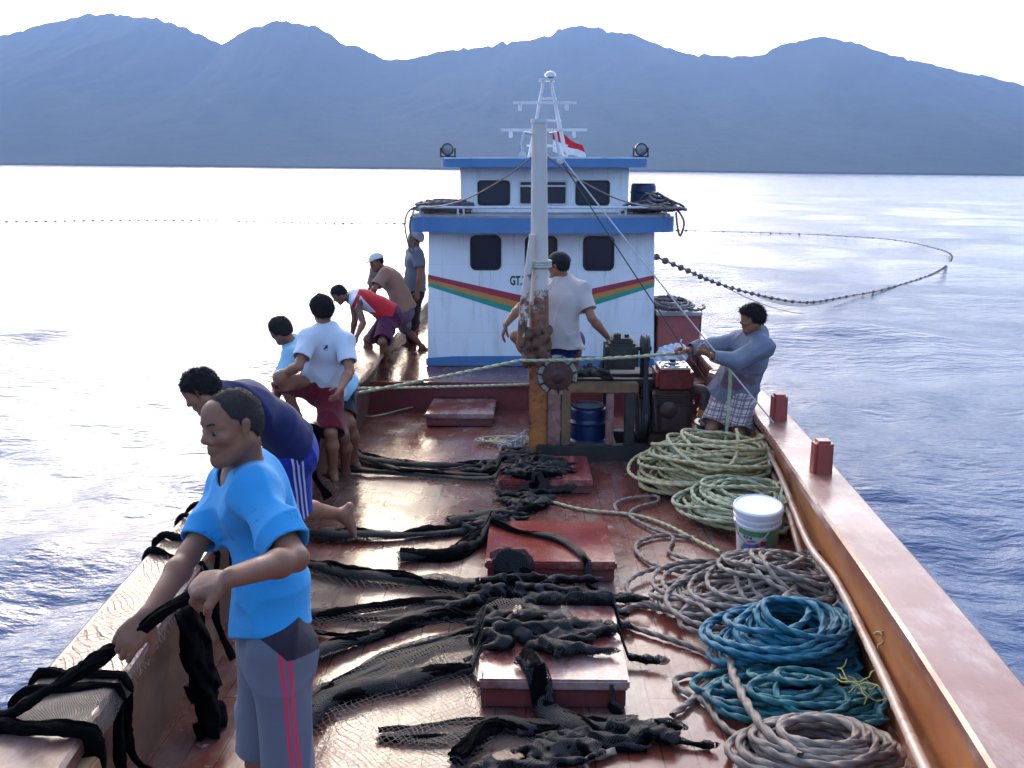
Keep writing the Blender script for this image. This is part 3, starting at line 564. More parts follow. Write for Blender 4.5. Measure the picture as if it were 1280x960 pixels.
mb = MB(); mb.prism([(-1.386, AFT), (-1.341, zt), (1.341, zt), (1.386, AFT)], 15.76, 15.8); mb.build("back_wall", M_white, cabin)
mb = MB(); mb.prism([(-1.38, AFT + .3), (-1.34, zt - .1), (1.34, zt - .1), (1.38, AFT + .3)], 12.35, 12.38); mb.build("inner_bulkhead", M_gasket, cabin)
mb = MB(); mb.prism([(-1.445, AFT + .01), (-1.445, AFT + .10), (-1.1, AFT + .125), (0, AFT + .135), (1.1, AFT + .125), (1.445, AFT + .10), (1.445, AFT + .01)], YF - .03, YF - .002); mb.build("base_band", M_blue, cabin)
# V-shaped stripes painted across the front: thin proud sheets
for nm, c, o0, o1 in (("red_stripe", (.42, .035, .07), .0, .082), ("orange_stripe", (.62, .25, .06), .082, .16), ("green_stripe", (.03, .34, .24), .16, .235)):
    mt = simple(nm + "_paint", c, tuple(x * .85 for x in c), 5, .4, bump=.05)
    for sx in (-1, 1):
        e0, e1 = -1.275, -1.585; k0, k1 = .617, 1.19
        pts = [(sx * 1.405, e0 - o0 * k0), (0.002 * sx, e1 - o0 * k1), (0.002 * sx, e1 - o1 * k1), (sx * 1.405, e0 - o1 * k0)]
        mb = MB(); mb.prism(pts, YF - .003, YF - .0005); mb.build(nm, mt, cabin)
def text(name, s, loc, size, mat, parent, thick=.001, bold=.0):
    c = D.curves.new(name, 'FONT'); c.body = s; c.size = size; c.extrude = thick; c.offset = bold; o = D.objects.new(name + "_t", c); COL.objects.link(o)
    dg = bpy.context.evaluated_depsgraph_get(); me = D.meshes.new_from_object(o.evaluated_get(dg)); COL.objects.unlink(o); D.objects.remove(o); D.curves.remove(c)
    me.materials.clear(); me.materials.append(mat); me.name = name; q = D.objects.new(name, me); link(q, parent)
    q.rotation_euler = (R(90), 0, 0); q.location = Vector(loc) - wpos(parent); return q
text("lettering", "GT.3", (-.385, YF - .004, -1.40), .155, M_gasket, cabin, bold=.004).scale = (.62, 1, 1)
text("lettering", "N", (.10, YF - .004, -1.38), .12, M_gasket, cabin, bold=.003)
text("lettering", "s", (.345, YF - .004, -1.385), .12, M_gasket, cabin, bold=.003)
# eaves / roofs
def roof_poly(hx, yf, bow, yb, rc=.25):
    pts = []
    for i in range(7):
        a = R(180 + 90 * i / 6); pts.append((-hx + rc + rc * math.cos(a), yf + .02 + rc + rc * math.sin(a)))
    for x in np.linspace(-hx + rc, hx - rc, 9)[1:-1]: pts.append((x, yf + .02 - bow * (1 - (x / hx) ** 2)))
    for i in range(7):
        a = R(270 + 90 * i / 6); pts.append((hx - rc + rc * math.cos(a), yf + .02 + rc + rc * math.sin(a)))
    return pts + [(hx, yb), (-hx, yb)]
roof = MB(); roof.prism(roof_poly(1.62, 11.66, .22, 16.1), zt + .003, -.565, 'xy'); roof = roof.build("roof", M_blue, cabin)
mb = MB(); mb.prism(roof_poly(1.58, 11.70, .21, 16.06), -.564, -.535, 'xy'); mb.build("roof_deck", M_rooftop, roof)
# ---- upper cabin (wheelhouse)
upper = empty("wheelhouse", (0, 13.5, -.53)); upper.parent = boat; upper.location = Vector((0.03, 13.5, -.535)) - wpos(boat)
WU = [(-.80, -.39, -.445, -.135), (-.285, .33, -.445, -.135), (.43, .86, -.445, -.135)]
UF = 12.3
holed_wall("front_wall", [(-1.02, -.533), (1.10, -.533), (1.08, .02), (-1.0, .02)], [rrect(*q, .045) for q in WU], UF, .035, M_white, upper)
window(upper, *WU[0], UF, .045); window(upper, *WU[1], UF, .03, M_galv); window(upper, *WU[2], UF, .045)
mb = MB(); mb.box((.02, UF - .02, -.205), (.60, .025, .022), bev=.004); mb.build("window_bar", M_galv, upper)
for x in (-1.0, 1.08):
    mb = MB(); mb.box((x, 13.6, -.255), (.035, 2.52, .55)); mb.build("side_wall", M_white, upper)
mb = MB(); mb.box((.04, 14.88, -.255), (2.1, .035, .55)); mb.build("back_wall", M_white, upper)
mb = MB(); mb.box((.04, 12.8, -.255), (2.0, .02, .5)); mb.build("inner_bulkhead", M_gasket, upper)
mb = MB(); mb.prism([(x + .035, y) for x, y in roof_poly(1.28, 12.05, .14, 15.2, .2)], .022, .125, 'xy'); r2 = mb.build("roof", M_blue, upper)
mb = MB(); mb.prism([(x + .035, y) for x, y in roof_poly(1.25, 12.09, .13, 15.17, .2)], .126, .145, 'xy'); mb.build("roof_deck", M_galv, r2)
# searchlights
for sx in (-1.17, 1.24):
    s_ = MB(); s_.lathe((sx, 12.35, .24), [(.02, -.09), (.06, -.08), (.078, -.02), (.078, .06), (.07, .065)], 20, (0, -1, 0)); s_.tube([(sx, 12.35, .14), (sx, 12.35, .2)], .018)
    s_.tube([(sx - .09, 12.35, .16), (sx - .09, 12.35, .26)], .01, 8); s_.tube([(sx + .09, 12.35, .16), (sx + .09, 12.35, .26)], .01, 8); s_.box((sx, 12.35, .155), (.2, .04, .015))
    lampo = s_.build("searchlight", M_black, upper, True)
    mb = MB(); mb.lathe((sx, 12.287, .24), [(.064, 0), (.05, .008), (.02, .014)], 20, (0, -1, 0)); mb.build("lens", NT("lamp_glass").set((.20, .20, .23), .15, .3), lampo)
# light mast on the wheelhouse roof
tw = MB()
for sx in (-1, 1):
    for sy in (0, 1): tw.tube([(.09 + sx * .24, 12.9 + sy * .5, .14), (.08 + sx * .05, 13.1 + sy * .1, 1.12)], [.028, .018], 8)
for z, hw in ((.3, .27), (.62, .18), (.9, .12)): tw.tube([(.085 - hw, 12.96 + (z * .15), z), (.085 + hw, 12.96 + z * .15, z)], .014, 8)
tw.box((.08, 13.15, 1.14), (.22, .2, .025), bev=.004); tw = tw.build("light_mast", M_galv, boat, True)
for z, x0, x1, y in ((.845, -.37, .46, 13.0), (.50, -.53, .60, 12.94)):
    mb = MB(); mb.box(((x0 + x1) / 2, y, z), (x1 - x0, .035, .035), bev=.005)
    for q in (.12, .85): mb.lathe((x0 + (x1 - x0) * q, y, z - .1), [(.02, 0), (.028, .02), (.022, .08)], 10)
    mb.build("crossbar", M_galv, tw)
mb = MB(); mb.lathe((.12, 13.12, 1.155), [(.03, 0), (.075, .025), (.07, .06), (.045, .085), (.01, .095)], 18); mb.build("mast_lamp", simple("pale_lamp_dome", (.75, .72, .70), bump=0, rough=.3), tw, True)
# roof railing
rl = MB(); rp = [(x, 11.72 - .18 * (1 - (x / 1.5) ** 2), -.445) for x in np.linspace(-1.46, 1.5, 16)]
rl.tube([(-1.5, 13.5, -.445)] + rp + [(1.54, 13.5, -.445)], .014, 8)
for x in (-1.0, -.93, .93, 1.0): rl.tube([(x, 11.72 - .18 * (1 - (x / 1.5) ** 2), -.445), (x, 11.74 - .18 * (1 - (x / 1.5) ** 2), -.56)], .012, 8)
for x in (-1.47, 1.5): rl.tube([(x, 11.75, -.445), (x, 11.77, -.56)], .012, 8); rl.tube([(x, 13.4, -.445), (x, 13.4, -.56)], .012, 8)
rl.build("railing", M_galv, roof, True)

# ---- main mast
ms = empty("mast", (-.05, 8.6, zd(8.6))); ms.parent = boat; ms.location = Vector((-.05, 8.6, zd(8.6))) - wpos(boat)
mm = NT("peeling_mast_paint"); zz = mm.dot((0, 0, 1)); nz = mm.noise(9, 7, .75)
zr = mm.math('ADD', zz, mm.math('MULTIPLY', nz, 1.5))            # local z runs up from the deck
rustf = mm.ramp(mm.math('MULTIPLY', mm.math('ADD', zz, mm.math('MULTIPLY', mm.noise(5, 8, .8), 2.6)), .25), [(.685, 1.), (.71, 0.)])
speck = mm.ramp(mm.noise(22, 8, .8), [(.60, 0.), (.66, 1.)]); low = mm.ramp(mm.math('MULTIPLY', zz, .25), [(.42, 1.), (.50, 0.)])
colw = mm.mix(mm.noise(4, 4), (.68, .60, .54), (.54, .46, .40)); rustc = mm.mix(mm.ramp(mm.noise(11, 6, .7), [(.4, 0.), (.6, 1.)]), (.34, .12, .05), (.10, .05, .04))
mm_c = mm.mix(rustf, colw, rustc); mm_c = mm.mix(mm.math('MULTIPLY', speck, low), mm_c, (.22, .09, .05)); mm.bump(mm.noise(26, 6), .4, .006)
M_mast = mm.set(mm_c, .5)
mb = MB(); mb.tube([(-.05, 8.6, -1.9), (-.05, 8.6, -.82), (-.06, 8.6, .41)], [.100, .078, .066], 24); mb.build("pole", M_mast, ms, True)
mb = MB(); mb.box((-.05, 8.6, (-1.75 + zd(8.6)) / 2), (.175, .175, abs(zd(8.6) + 1.75)), bev=.012); mb.build("post", M_rust, ms)
mb = MB()
for i in range(3): mb.tube([(-.05 + .1 * math.cos(a), 8.6 + .1 * math.sin(a), -.80 - .022 * i) for a in np.linspace(0, 2 * math.pi, 25)], .012, 8)
mb.build("lashing", simple("old_white_rope", (.6, .56, .5), (.45, .4, .35), 40, .8), ms, True)
mb = MB(); mb.tube([(-.215, 8.52, -1.55), (-.185, 8.5, -1.2), (-.115, 8.5, -.56)], [.040, .042, .026], 16); mb.build("derrick_boom", M_mast, ms, True)
mb = MB(); mb.tube([(-.06, 8.6, .39), (-.06, 8.6, .425)], .073, 24); mb.tube([(-.13, 8.58, .30), (-.19, 8.56, .31), (-.21, 8.55, .22), (-.20, 8.55, .16)], .014, 8)
mb.tube([(.03, 8.58, .30), (.08, 8.57, .31), (.10, 8.56, .2), (.12, 8.55, .12)], .014, 8)
mb.lathe((-.205, 8.55, .12), [(.0, -.02), (.035, -.015), (.035, .015), (.0, .02)], 16, (0, 1, 0), False); mb.lathe((.125, 8.55, .08), [(.0, -.02), (.035, -.015), (.035, .015), (.0, .02)], 16, (0, 1, 0), False)
mb.build("masthead_fitting", M_galv, ms, True)
S_ = SDF()
for i in range(22):
    a = i * 2.4; S_.cone((-.07 + .10 * math.cos(a), 8.58 + .10 * math.sin(a), -1.75 + .016 * i), (-.07 + .11 * math.cos(a + 1), 8.58 + .10 * math.sin(a + 1), -1.76 + .018 * i), .032, .026, .05)
V, F = S_.mesh(.012, disp=lambda p: wav(p, [(60, 25, 40), (35, 70, 20)], [.005, .004]), extra=.02)
obj_arr("rag_wrapping", V, F, simple("dirty_mast_rag", (.08, .035, .022), (.19, .09, .055), 12, .9, bump=.5), ms)

# ---- port side locker etc. on the aft deck
lk = empty("deck_locker", (1.72, 12.4, AFT), "faded red wooden locker beside the right wall of the cabin", "locker")
M_lock = mat_painted("faded_red_paint", (.46, .12, .10), (.40, .09, .08), (.25, .1, .09), (.4, .6), coat=.05)
mb = MB(); mb.box((1.73, 12.5, AFT + .32), (.52, 1.1, .64), bev=.01); mb.build("body", M_lock, lk)
mb = MB(); mb.box((1.73, 12.5, AFT + .665), (.58, 1.18, .045), bev=.008); mb.build("lid", simple("grey_locker_lid", (.5, .48, .5), (.38, .35, .36), 6, .45, bump=.15), lk)
bh = MB(); bh.prism([(1.98, AFT), (2.2, AFT), (2.2, AFT + .56), (2.16, AFT + .60), (2.0, AFT + .60), (1.98, AFT + .56)], 12.98, 13.05); tag(bh.build("hatch_board", M_red), "dark red upright board at the rail just past the faded red locker", "board")
# ------------------------------------------------------------------ hatch covers
M_hatch = mat_painted("hatch_paint", (.19, .045, .035), (.24, .065, .05), (.38, .25, .22), (.08, .3), (.44, .6), (2.6, 1.2, 2.2), coat=.15)
M_hatch2 = mat_painted("hatch_paint_wet", (.21, .034, .027), (.26, .05, .036), (.36, .23, .2), (.05, .25), (.56, .7), (2.6, 1.2, 2.2), coat=.3)
def hatch(x0, x1, y0, y1, mat, label, h=.10, skew=0):
    g = "hatch covers along the middle of the deck"
    z0, z1 = zd(y0), zd(y1); t = empty("hatch_cover", ((x0 + x1) / 2, (y0 + y1) / 2, zd((y0 + y1) / 2)), label, "hatch cover", g)
    sl_ = Matrix.Rotation(math.atan(-.055), 3, 'X'); c = Vector(((x0 + x1) / 2, (y0 + y1) / 2, (z0 + z1) / 2))
    mb = MB(); mb.box(c + Vector((0, 0, h / 2 - .012)), (x1 - x0 - .03, y1 - y0 - .03, h - .03), sl_, .008); mb.build("coaming", M_red, t)
    w_ = (x1 - x0)
    mb = MB(); mb.box(c + Vector((0, 0, h)), (w_, (y1 - y0), .05), sl_, .010)
    mb.build("lid", mat, t)
hatch(-.36, .32, 3.88, 4.74, M_hatch, "nearest hatch cover, pale worn top with black net heaped across it", .12)
hatch(-.40, .40, 5.42, 6.24, M_hatch2, "second hatch cover from the front, wet red top with a pale worn rim", .11)
hatch(-.38, .38, 7.36, 8.2, M_hatch2, "bright red hatch cover in front of the orange mast post", .09)
hatch(-1.26, -.52, 9.95, 10.9, M_hatch, "farthest hatch cover, brownish red, left of the mast under the riser", .11)

# ------------------------------------------------------------------ net winch beside the mast
zw = zd(8.8)
wn = empty("net_winch", (.6, 8.8, zw), "oily net winch on a timber frame right of the mast with a round hauling drum", "winch")
M_wood1 = simple("pink_painted_wood", (.34, .17, .14), (.26, .11, .09), 6, .6, bump=.3, grime=(.14, .06, .05), gscale=9, glo=.48, ghi=.62)
M_wood2 = simple("brown_bare_wood", (.24, .13, .055), (.16, .085, .04), 6, .6, bump=.3, grime=(.12, .06, .04), gscale=9, glo=.52, ghi=.66)
mb = MB(); mb.box((.64, 8.52, zw + .075), (1.42, .13, .17), bev=.012); mb.box((.64, 9.12, zw + .06), (1.42, .13, .15), bev=.012)
for x in (0, .62, 1.28): mb.box((x, 8.82, zw + .07), (.12, .48, .12), bev=.01)
mb.build("skid", M_timber, wn)
mb = MB(); mb.box((.09, 8.52, zw + .43), (.115, .1, .54), bev=.008); mb.build("post", M_wood1, wn)
mb = MB(); mb.box((.20, 8.53, zw + .43), (.085, .1, .54), bev=.008); mb.build("post", M_wood2, wn)
mb = MB(); mb.box((.60, 8.53, zw + .405), (.07, .08, .49), bev=.008); mb.build("post", M_wood1, wn)
mb = MB(); mb.box((.78, 8.54, zw + .42), (.09, .09, .52), bev=.008); mb.build("post", M_timber, wn)
for x in (.05, .62, 1.2):
    mb = MB(); mb.box((x, 9.12, zw + .44), (.08, .08, .6), bev=.008); mb.build("post", M_timber, wn)
mb = MB(); mb.box((.52, 8.53, zw + .70), (.66, .11, .09), bev=.01); mb.build("front_beam", M_wood2, wn)
mb = MB(); mb.box((.50, 9.02, zw + .72), (1.1, .34, .07), bev=.01); mb.box((.5, 8.75, zw + .70), (1.05, .1, .07), bev=.01); mb.build("top_plank", M_timber, wn)
dz = -1.82
mb = MB(); mb.lathe((.12, 8.56, dz), [(.06, -.16), (.15, -.15), (.15, -.02), (.155, .02), (.165, .06), (.178, .075)], 32, (0, -1, 0)); drum = mb.build("drum", simple("worn_drum_rubber", (.30, .29, .24), (.40, .38, .30), 12, .6, bump=.3, grime=(.05, .04, .03), gscale=12), wn, True)
mb = MB(); mb.lathe((.12, 8.49, dz), [(.138, .0), (.138, .018), (.12, .026), (.07, .030), (.05, .05), (.01, .055)], 32, (0, -1, 0)); mb.build("drum_face", simple("rusty_drum_plate", (.055, .022, .02), (.12, .04, .03), 12, .5, .75, bump=.5, bscale=25), drum, True)
mb = MB()
for k in range(11):
    a = k * 2 * math.pi / 11 + .2; c, s = math.cos(a), math.sin(a); mb.tube([(.12 + .132 * c, 8.468, dz + .132 * s), (.12 + .16 * c, 8.475, dz + .16 * s), (.12 + .185 * c, 8.50, dz + .185 * s), (.12 + .178 * c, 8.56, dz + .178 * s)], .008, 6)
mb.build("drum_lashings", M_gasket, drum)
mb = MB(); mb.tube([(.12, 8.4, dz), (.12, 9.1, dz)], .025, 10); mb.build("shaft", M_black, wn, True)
mb = MB(); mb.box((.70, 8.68, -1.655), (.30, .34, .24), bev=.03); mb.box((.70, 8.68, -1.52), (.20, .24, .05), bev=.015); mb.lathe((.66, 8.62, -1.5), [(.035, 0), (.035, .04), (.02, .05)], 12); mb.lathe((.75, 8.66, -1.5), [(.02, 0), (.02, .03)], 10)
mb.lathe((.70, 8.51, -1.66), [(.10, 0), (.10, .02), (.05, .03)], 20, (0, -1, 0))
for k in range(6): mb.lathe((.70 + .085 * math.cos(k * 1.047), 8.50, -1.66 + .085 * math.sin(k * 1.047)), [(.012, 0), (.012, .015)], 6, (0, -1, 0))
mb.build("gearbox", M_black, wn, True)
mb = MB(); mb.lathe((.88, 8.66, -1.60), [(.03, 0), (.13, .005), (.13, .02), (.115, .03), (.115, .045), (.13, .055), (.13, .075), (.04, .08)], 28, (1, 0, 0)); mb.tube([(.8, 8.66, -1.6), (.98, 8.66, -1.6)], .02, 10); mb.build("pulley", M_black, wn, True)
mb = MB(); mb.lathe((.86, 8.66, -2.25), [(.03, 0), (.20, .005), (.20, .02), (.185, .03), (.185, .05), (.20, .06), (.20, .08), (.04, .09)], 32, (1, 0, 0)); mb.build("flywheel", M_black, wn, True)
mb = MB()
for s in (-1, 1): mb.beam((.92, 8.66 + s * .125, -1.6), (.92, 8.66 + s * .185, -2.25), .045, .012)
mb.build("drive_belt", M_gasket, wn)
# greasy heap on the frame (chain and net scraps)
S_ = SDF(); rg = np.random.default_rng(3)
for i in range(26):
    c = np.array([.34 + .26 * rg.random(), 8.5 + .2 * rg.random(), -1.84 + .06 * rg.random()]); S_.cone(c, c + rg.normal(0, .03, 3), .022, .02, .012)
V, F = S_.mesh(.009); obj_arr("chain_heap", V, F, M_black, wn)
# ------------------------------------------------------------------ diesel engine
en = empty("diesel_engine", (1.2, 8.75, zw + .15), "small diesel engine with a red water tank on top, right of the winch", "engine")
M_ered = simple("engine_red_paint", (.17, .014, .018), (.11, .010, .012), 5, .22, .35, bump=.1, grime=(.05, .02, .02), gscale=7, glo=.55, ghi=.68)
M_chrome = NT("dull_chrome").set((.55, .55, .57), .22, 1.0)
mb = MB(); mb.box((1.18, 8.66, -1.86), (.34, .36, .20), bev=.03); tank = mb.build("water_tank", M_ered, en, True)
mb = MB(); mb.box((1.18, 8.64, -1.755), (.28, .28, .018), bev=.006); mb.lathe((1.17, 8.62, -1.748), [(.085, 0), (.085, .012), (.07, .014), (.07, .004), (.04, .004), (.04, .03), (.035, .035)], 24)
for q in ((-.11, -.1), (.11, -.1), (.11, .1), (-.11, .1)): mb.lathe((1.18 + q[0], 8.64 + q[1], -1.748), [(.015, 0), (.012, .015)], 8)
mb.build("filler_plate", M_chrome, tank, True)
mb = MB(); mb.lathe((1.17, 8.62, -1.72), [(.03, 0), (.03, .03), (.015, .035)], 12); mb.build("filler_cap", M_gasket, tank, True)
mb = MB(); mb.box((1.17, 8.68, -2.16), (.36, .40, .42), bev=.03); mb.box((1.17, 8.46, -2.2), (.26, .06, .26), bev=.02); mb.box((1.17, 8.7, -2.41), (.42, .5, .1), bev=.01)
mb.lathe((1.12, 8.45, -2.12), [(.08, 0), (.08, .03), (.05, .045)], 20, (0, -1, 0)); mb.tube([(1.0, 8.5, -2.0), (1.0, 8.42, -2.1), (1.02, 8.42, -2.3)], .015, 8)
for k in range(5): mb.box((1.17, 8.5, -1.99 - .02 * k), (.38, .08, .008))
mb.build("engine_block", simple("greasy_engine_block", (.03, .014, .012), (.06, .02, .016), 9, .4, .7, bump=.5, bscale=30), en, True)
mb = MB(); mb.lathe((.965, 8.68, -2.18), [(.02, 0), (.19, .0), (.20, .02), (.20, .05), (.17, .055), (.03, .045)], 32, (-1, 0, 0)); mb.build("flywheel", M_black, en, True)
mb = MB(); P_ = spline([(1.34, 8.6, -1.98), (1.40, 8.52, -1.95), (1.45, 8.48, -1.97), (1.455, 8.47, -2.05), (1.45, 8.47, -2.13)], .02); mb.add(*tube_arr(P_, .050, 16)); mb.build("exhaust_elbow", simple("rusty_exhaust", (.09, .045, .035), (.05, .03, .028), 8, .6, bump=.4), en, True)
mb = MB(); mb.lathe((1.45, 8.47, -2.20), [(.058, 0), (.06, .03), (.055, .08)], 14); mb.build("exhaust_end", M_rust, en, True)
# ------------------------------------------------------------------ blue barrel, red drum, bucket ...
def barrel(name, c, r, h, mat, label, cat, rings=(.3, .7)):
    t = empty(name, c, label, cat); mb = MB(); pr = [(r * .9, 0), (r * .97, .02 * h)]
    for q in np.linspace(.04, .96, 22):
        e = sum(.02 * r / .2 * math.exp(-((q - k) / .02) ** 2) for k in rings); pr.append((r * (1 + .05 * math.sin(math.pi * q)) + e, h * q))
    pr += [(r * .97, h * .985), (r * .9, h)]
    mb.lathe(c, pr, 36); mb.build("body", mat, t, True)
    mb = MB(); mb.lathe((c[0], c[1], c[2] + h), [(r * .94, 0), (r * .94, .012), (r * .86, .012), (r * .84, .004), (.01, .004)], 36); mb.build("lid", mat, t, True); return t
M_bblue = simple("blue_plastic_barrel", (.008, .022, .08), (.010, .028, .10), 4, .32, bump=.05, grime=(.04, .04, .06))
barrel("blue_barrel", (.42, 8.80, zd(8.8) - .004), .165, .46, M_bblue, "blue plastic barrel standing inside the winch frame", "barrel")
barrel("red_drum", (1.93, 10.0, zd(10) - .03), .17, .62, M_red, "dark red drum behind the engine, left of the man pulling rope", "drum")
barrel("navy_drum", (1.36, 13.0, -.535), .16, .34, M_bblue, "dark blue drum on the cabin roof right of the wheelhouse", "drum")
tb = empty("low_tub", (1.76, 9.15, zd(9.15)), "low dark blue tub holding a stacked coil of pale rope behind the engine", "tub")
mb = MB(); mb.lathe((1.76, 9.15, zd(9.15) - .01), [(.20, 0), (.22, .02), (.25, .22), (.27, .225), (.27, .24), (.235, .24), (.205, .04), (.01, .035)], 32, cap=False); mb.build("body", M_bblue, tb, True)
# plastic bag
S_ = SDF(); S_.ell((1.52, 11.3, AFT + .19), np.eye(3), (.16, .13, .20), .05); S_.ell((1.66, 11.25, AFT + .30), np.eye(3), (.09, .08, .12), .05); S_.cone((1.6, 11.28, AFT + .35), (1.66, 11.26, AFT + .45), .03, .012, .04)
V, F = S_.mesh(.012, disp=lambda p: wav(p, [(40, 20, 50), (75, -40, 30), (20, 90, 70)], [.008, .006, .004]), extra=.02)
V[:, 2] = np.maximum(V[:, 2], AFT + .002)
tag(obj_arr("plastic_bag", V, F, NT("cloudy_plastic").set((.62, .66, .72), .25, 0)), "crumpled cloudy white plastic bag behind the red engine tank", "bag")
# white paint bucket
bz = zd(5.95) + .02; bx, by = 1.36, 5.95
bk = empty("paint_bucket", (bx, by, zd(5.95)), "white lidded paint bucket with a green label between the rope coils", "bucket")
M_bk = simple("white_bucket_plastic", (.78, .77, .80), (.72, .71, .75), 5, .35, bump=.03, grime=(.5, .47, .45), gscale=8, glo=.58, ghi=.75)
tilt = Matrix.Rotation(R(7), 3, 'X') @ Matrix.Rotation(R(-2), 3, 'Y')
def tb_(mb): 
    for i, v in enumerate(mb.V): mb.V[i] = tuple(tilt @ (Vector(v) - Vector((bx, by, bz))) + Vector((bx, by, bz)))
    return mb
Hb = .35
mb = MB(); mb.lathe((bx, by, bz), [(.118, 0), (.124, .008), (.141, Hb * .66), (.152, Hb * .67), (.152, Hb * .70), (.143, Hb * .71), (.144, Hb * .77), (.154, Hb * .78), (.154, Hb * .82), (.146, Hb * .83), (.147, Hb * .9)], 48); tb_(mb).build("body", M_bk, bk, True)
mb = MB(); mb.lathe((bx, by, bz), [(.148, Hb * .88), (.158, Hb * .885), (.160, Hb * .97), (.155, Hb * .99), (.146, Hb), (.142, Hb * .985), (.05, Hb * .98), (.005, Hb * .98)], 48); tb_(mb).build("lid", M_bk, bk, True)
def patch(a0, a1, q0, q1, off, n=20, shape=None):
    V, F = [], []
    for i in range(n + 1):
        a = R(a0 + (a1 - a0) * i / n); t = i / n
        for q in ((q0 if shape is None else q0 + (shape(t)[0]) * (q1 - q0)), (q1 if shape is None else q0 + shape(t)[1] * (q1 - q0))):
            r = .1245 + (.141 - .1245) * q / .66 + off; V.append((bx + r * math.sin(a), by - r * math.cos(a), bz + Hb * q))
    F = [(2 * i, 2 * i + 2, 2 * i + 3, 2 * i + 1) for i in range(n)]; mb = MB(); mb.add(V, F); return tb_(mb)
def flatc(n, c, r=.4): return NT(n).set(c, r, 0)
patch(-70, 95, .02, .64, .0010).build("label_white", flatc("label_white_ink", (.62, .64, .66)), bk)
patch(-68, 93, .52, .63, .0016).build("label_green_band", flatc("label_green_ink", (.10, .30, .12)), bk)
patch(12, 92, .03, .53, .0018).build("label_green", flatc("label_dull_green_ink", (.13, .28, .20)), bk)
patch(-55, -5, .22, .44, .0020, shape=lambda t: (.0, .35 + .65 * math.sin(t * 2.6))).build("label_picture", flatc("label_blue_ink", (.16, .22, .45)), bk)
patch(-22, -2, .10, .34, .0024, shape=lambda t: (.0, .4 + .6 * math.sin(t * 3))).build("label_dark", flatc("label_dark_ink", (.03, .03, .05)), bk)
patch(-62, -22, .05, .28, .0022, shape=lambda t: (.0, 1 - t)).build("label_tan", flatc("label_tan_ink", (.42, .20, .12)), bk)
patch(-4, 12, .33, .44, .0026).build("label_red_mark", flatc("label_red_ink", (.45, .03, .05)), bk)
patch(-4, 12, .14, .30, .0026).build("label_cyan_mark", flatc("label_cyan_ink", (.10, .40, .48)), bk)
for a, wd in ((-50, 6), (-41, 5), (-32, 6)): patch(a, a + wd, .46, .51, .0026).build("label_letter", flatc("label_letter_ink", (.06, .06, .16)), bk)
hp = []
for t in np.linspace(0, 1, 24):
    a = R(-75 + 90 * t); r = .158 + .022 * math.sin(math.pi * t); hp.append((bx + r * math.sin(a), by - r * math.cos(a), bz + Hb * (.73 - .30 * math.sin(math.pi * (t * .93)) )))
mb = MB(); mb.tube(hp, .0055, 8); tb_(mb).build("handle", simple("tan_handle", (.48, .32, .22), bump=0), bk, True)
mb = MB(); mb.lathe(hp[-1], [(.012, -.01), (.012, .01)], 10, (.3, -1, 0)); tb_(mb) if False else mb.build("handle_lug", M_gasket, bk)

# ------------------------------------------------------------------ ropes
def rope_mat(name, c1, c2, grime=None):
    m = NT(name); col = m.mix(m.ramp(m.noise(5, 5), [(.3, 0.), (.7, 1.)]), c1, c2)
    col = m.mix(m.ramp(m.noise(40, 4), [(.35, 0.), (.7, .6)]), col, tuple(x * .45 for x in c1))
    if grime: col = m.mix(m.ramp(m.noise(2.2, 6, .7), [(.5, 0.), (.66, .85)]), col, grime)
    m.bump(m.noise(180, 3), .5, .003); return m.set(col, .62)
M_rpale = rope_mat("pale_green_rope", (.54, .45, .21), (.60, .50, .28), (.34, .36, .26))
M_ryel = rope_mat("straw_rope", (.50, .46, .27), (.42, .44, .26), (.30, .33, .22))
M_rgrey = rope_mat("weathered_grey_rope", (.23, .18, .145), (.33, .26, .215), (.13, .095, .08))
M_rteal = rope_mat("teal_rope", (.008, .12, .20), (.015, .18, .25), (.008, .07, .13))
M_rteal2 = rope_mat("green_teal_rope", (.01, .11, .14), (.02, .18, .18), (.01, .06, .09))
def coil_path(c, rx, ry, turns, height, wander=.12, radvar=.2, seed=0, rot=0, per=70):
    rg = np.random.default_rng(seed); n = int(turns * per); t = np.linspace(0, turns, n); th = t * 2 * np.pi
    def sn(amp, kf, dim=1):
        k = max(4, int(turns * kf)); kn = rg.standard_normal((k, dim)) * amp; x = np.linspace(0, k - 1.001, n); i = x.astype(int); f = x - i; f = (f * f * (3 - 2 * f))[:, None]
        return kn[i] * (1 - f) + kn[i + 1] * f
    rad = 1 + sn(radvar, 1.3)[:, 0]; rad = np.clip(rad, .35, 1.25); w_ = sn(wander, .7, 2); asp = 1 + sn(.12, .8)[:, 0]
    x = rad * rx * np.cos(th) * asp + w_[:, 0] * rx; y = rad * ry * np.sin(th) / asp + w_[:, 1] * ry
    e = np.sqrt((x / rx) ** 2 + (y / ry) ** 2); lay = (t / turns) 
    tiltx = sn(.28, .8, 2)
    z = height * (lay * np.clip(1.25 - e * .55, .2, 1)) + np.abs(sn(height * .10, 2)[:, 0]) + .25 * height * (tiltx[:, 0] * x / rx + tiltx[:, 1] * y / ry) * lay
    z = np.maximum(z, 0)
    cr, sr = math.cos(rot), math.sin(rot); X = c[0] + x * cr - y * sr; Y = c[1] + x * sr + y * cr
    return np.stack([X, Y, c[2] + z - .055 * (Y - c[1])], -1)
def rope_obj(name, P, r, mat, parent=None, n=12, step=None):
    s = np.concatenate([[0], np.cumsum(np.linalg.norm(np.diff(P, axis=0), axis=1))]); st = step or r * 1.1; k = int(s[-1] / st) + 2
    q = np.linspace(0, s[-1], k); P = np.stack([np.interp(q, s, P[:, i]) for i in range(3)], -1)
    V, F = tube_np(P, r, n, lobes=3, pitch=r * 6.5, depth=.30); return obj_arr(name, V, F, mat, parent)
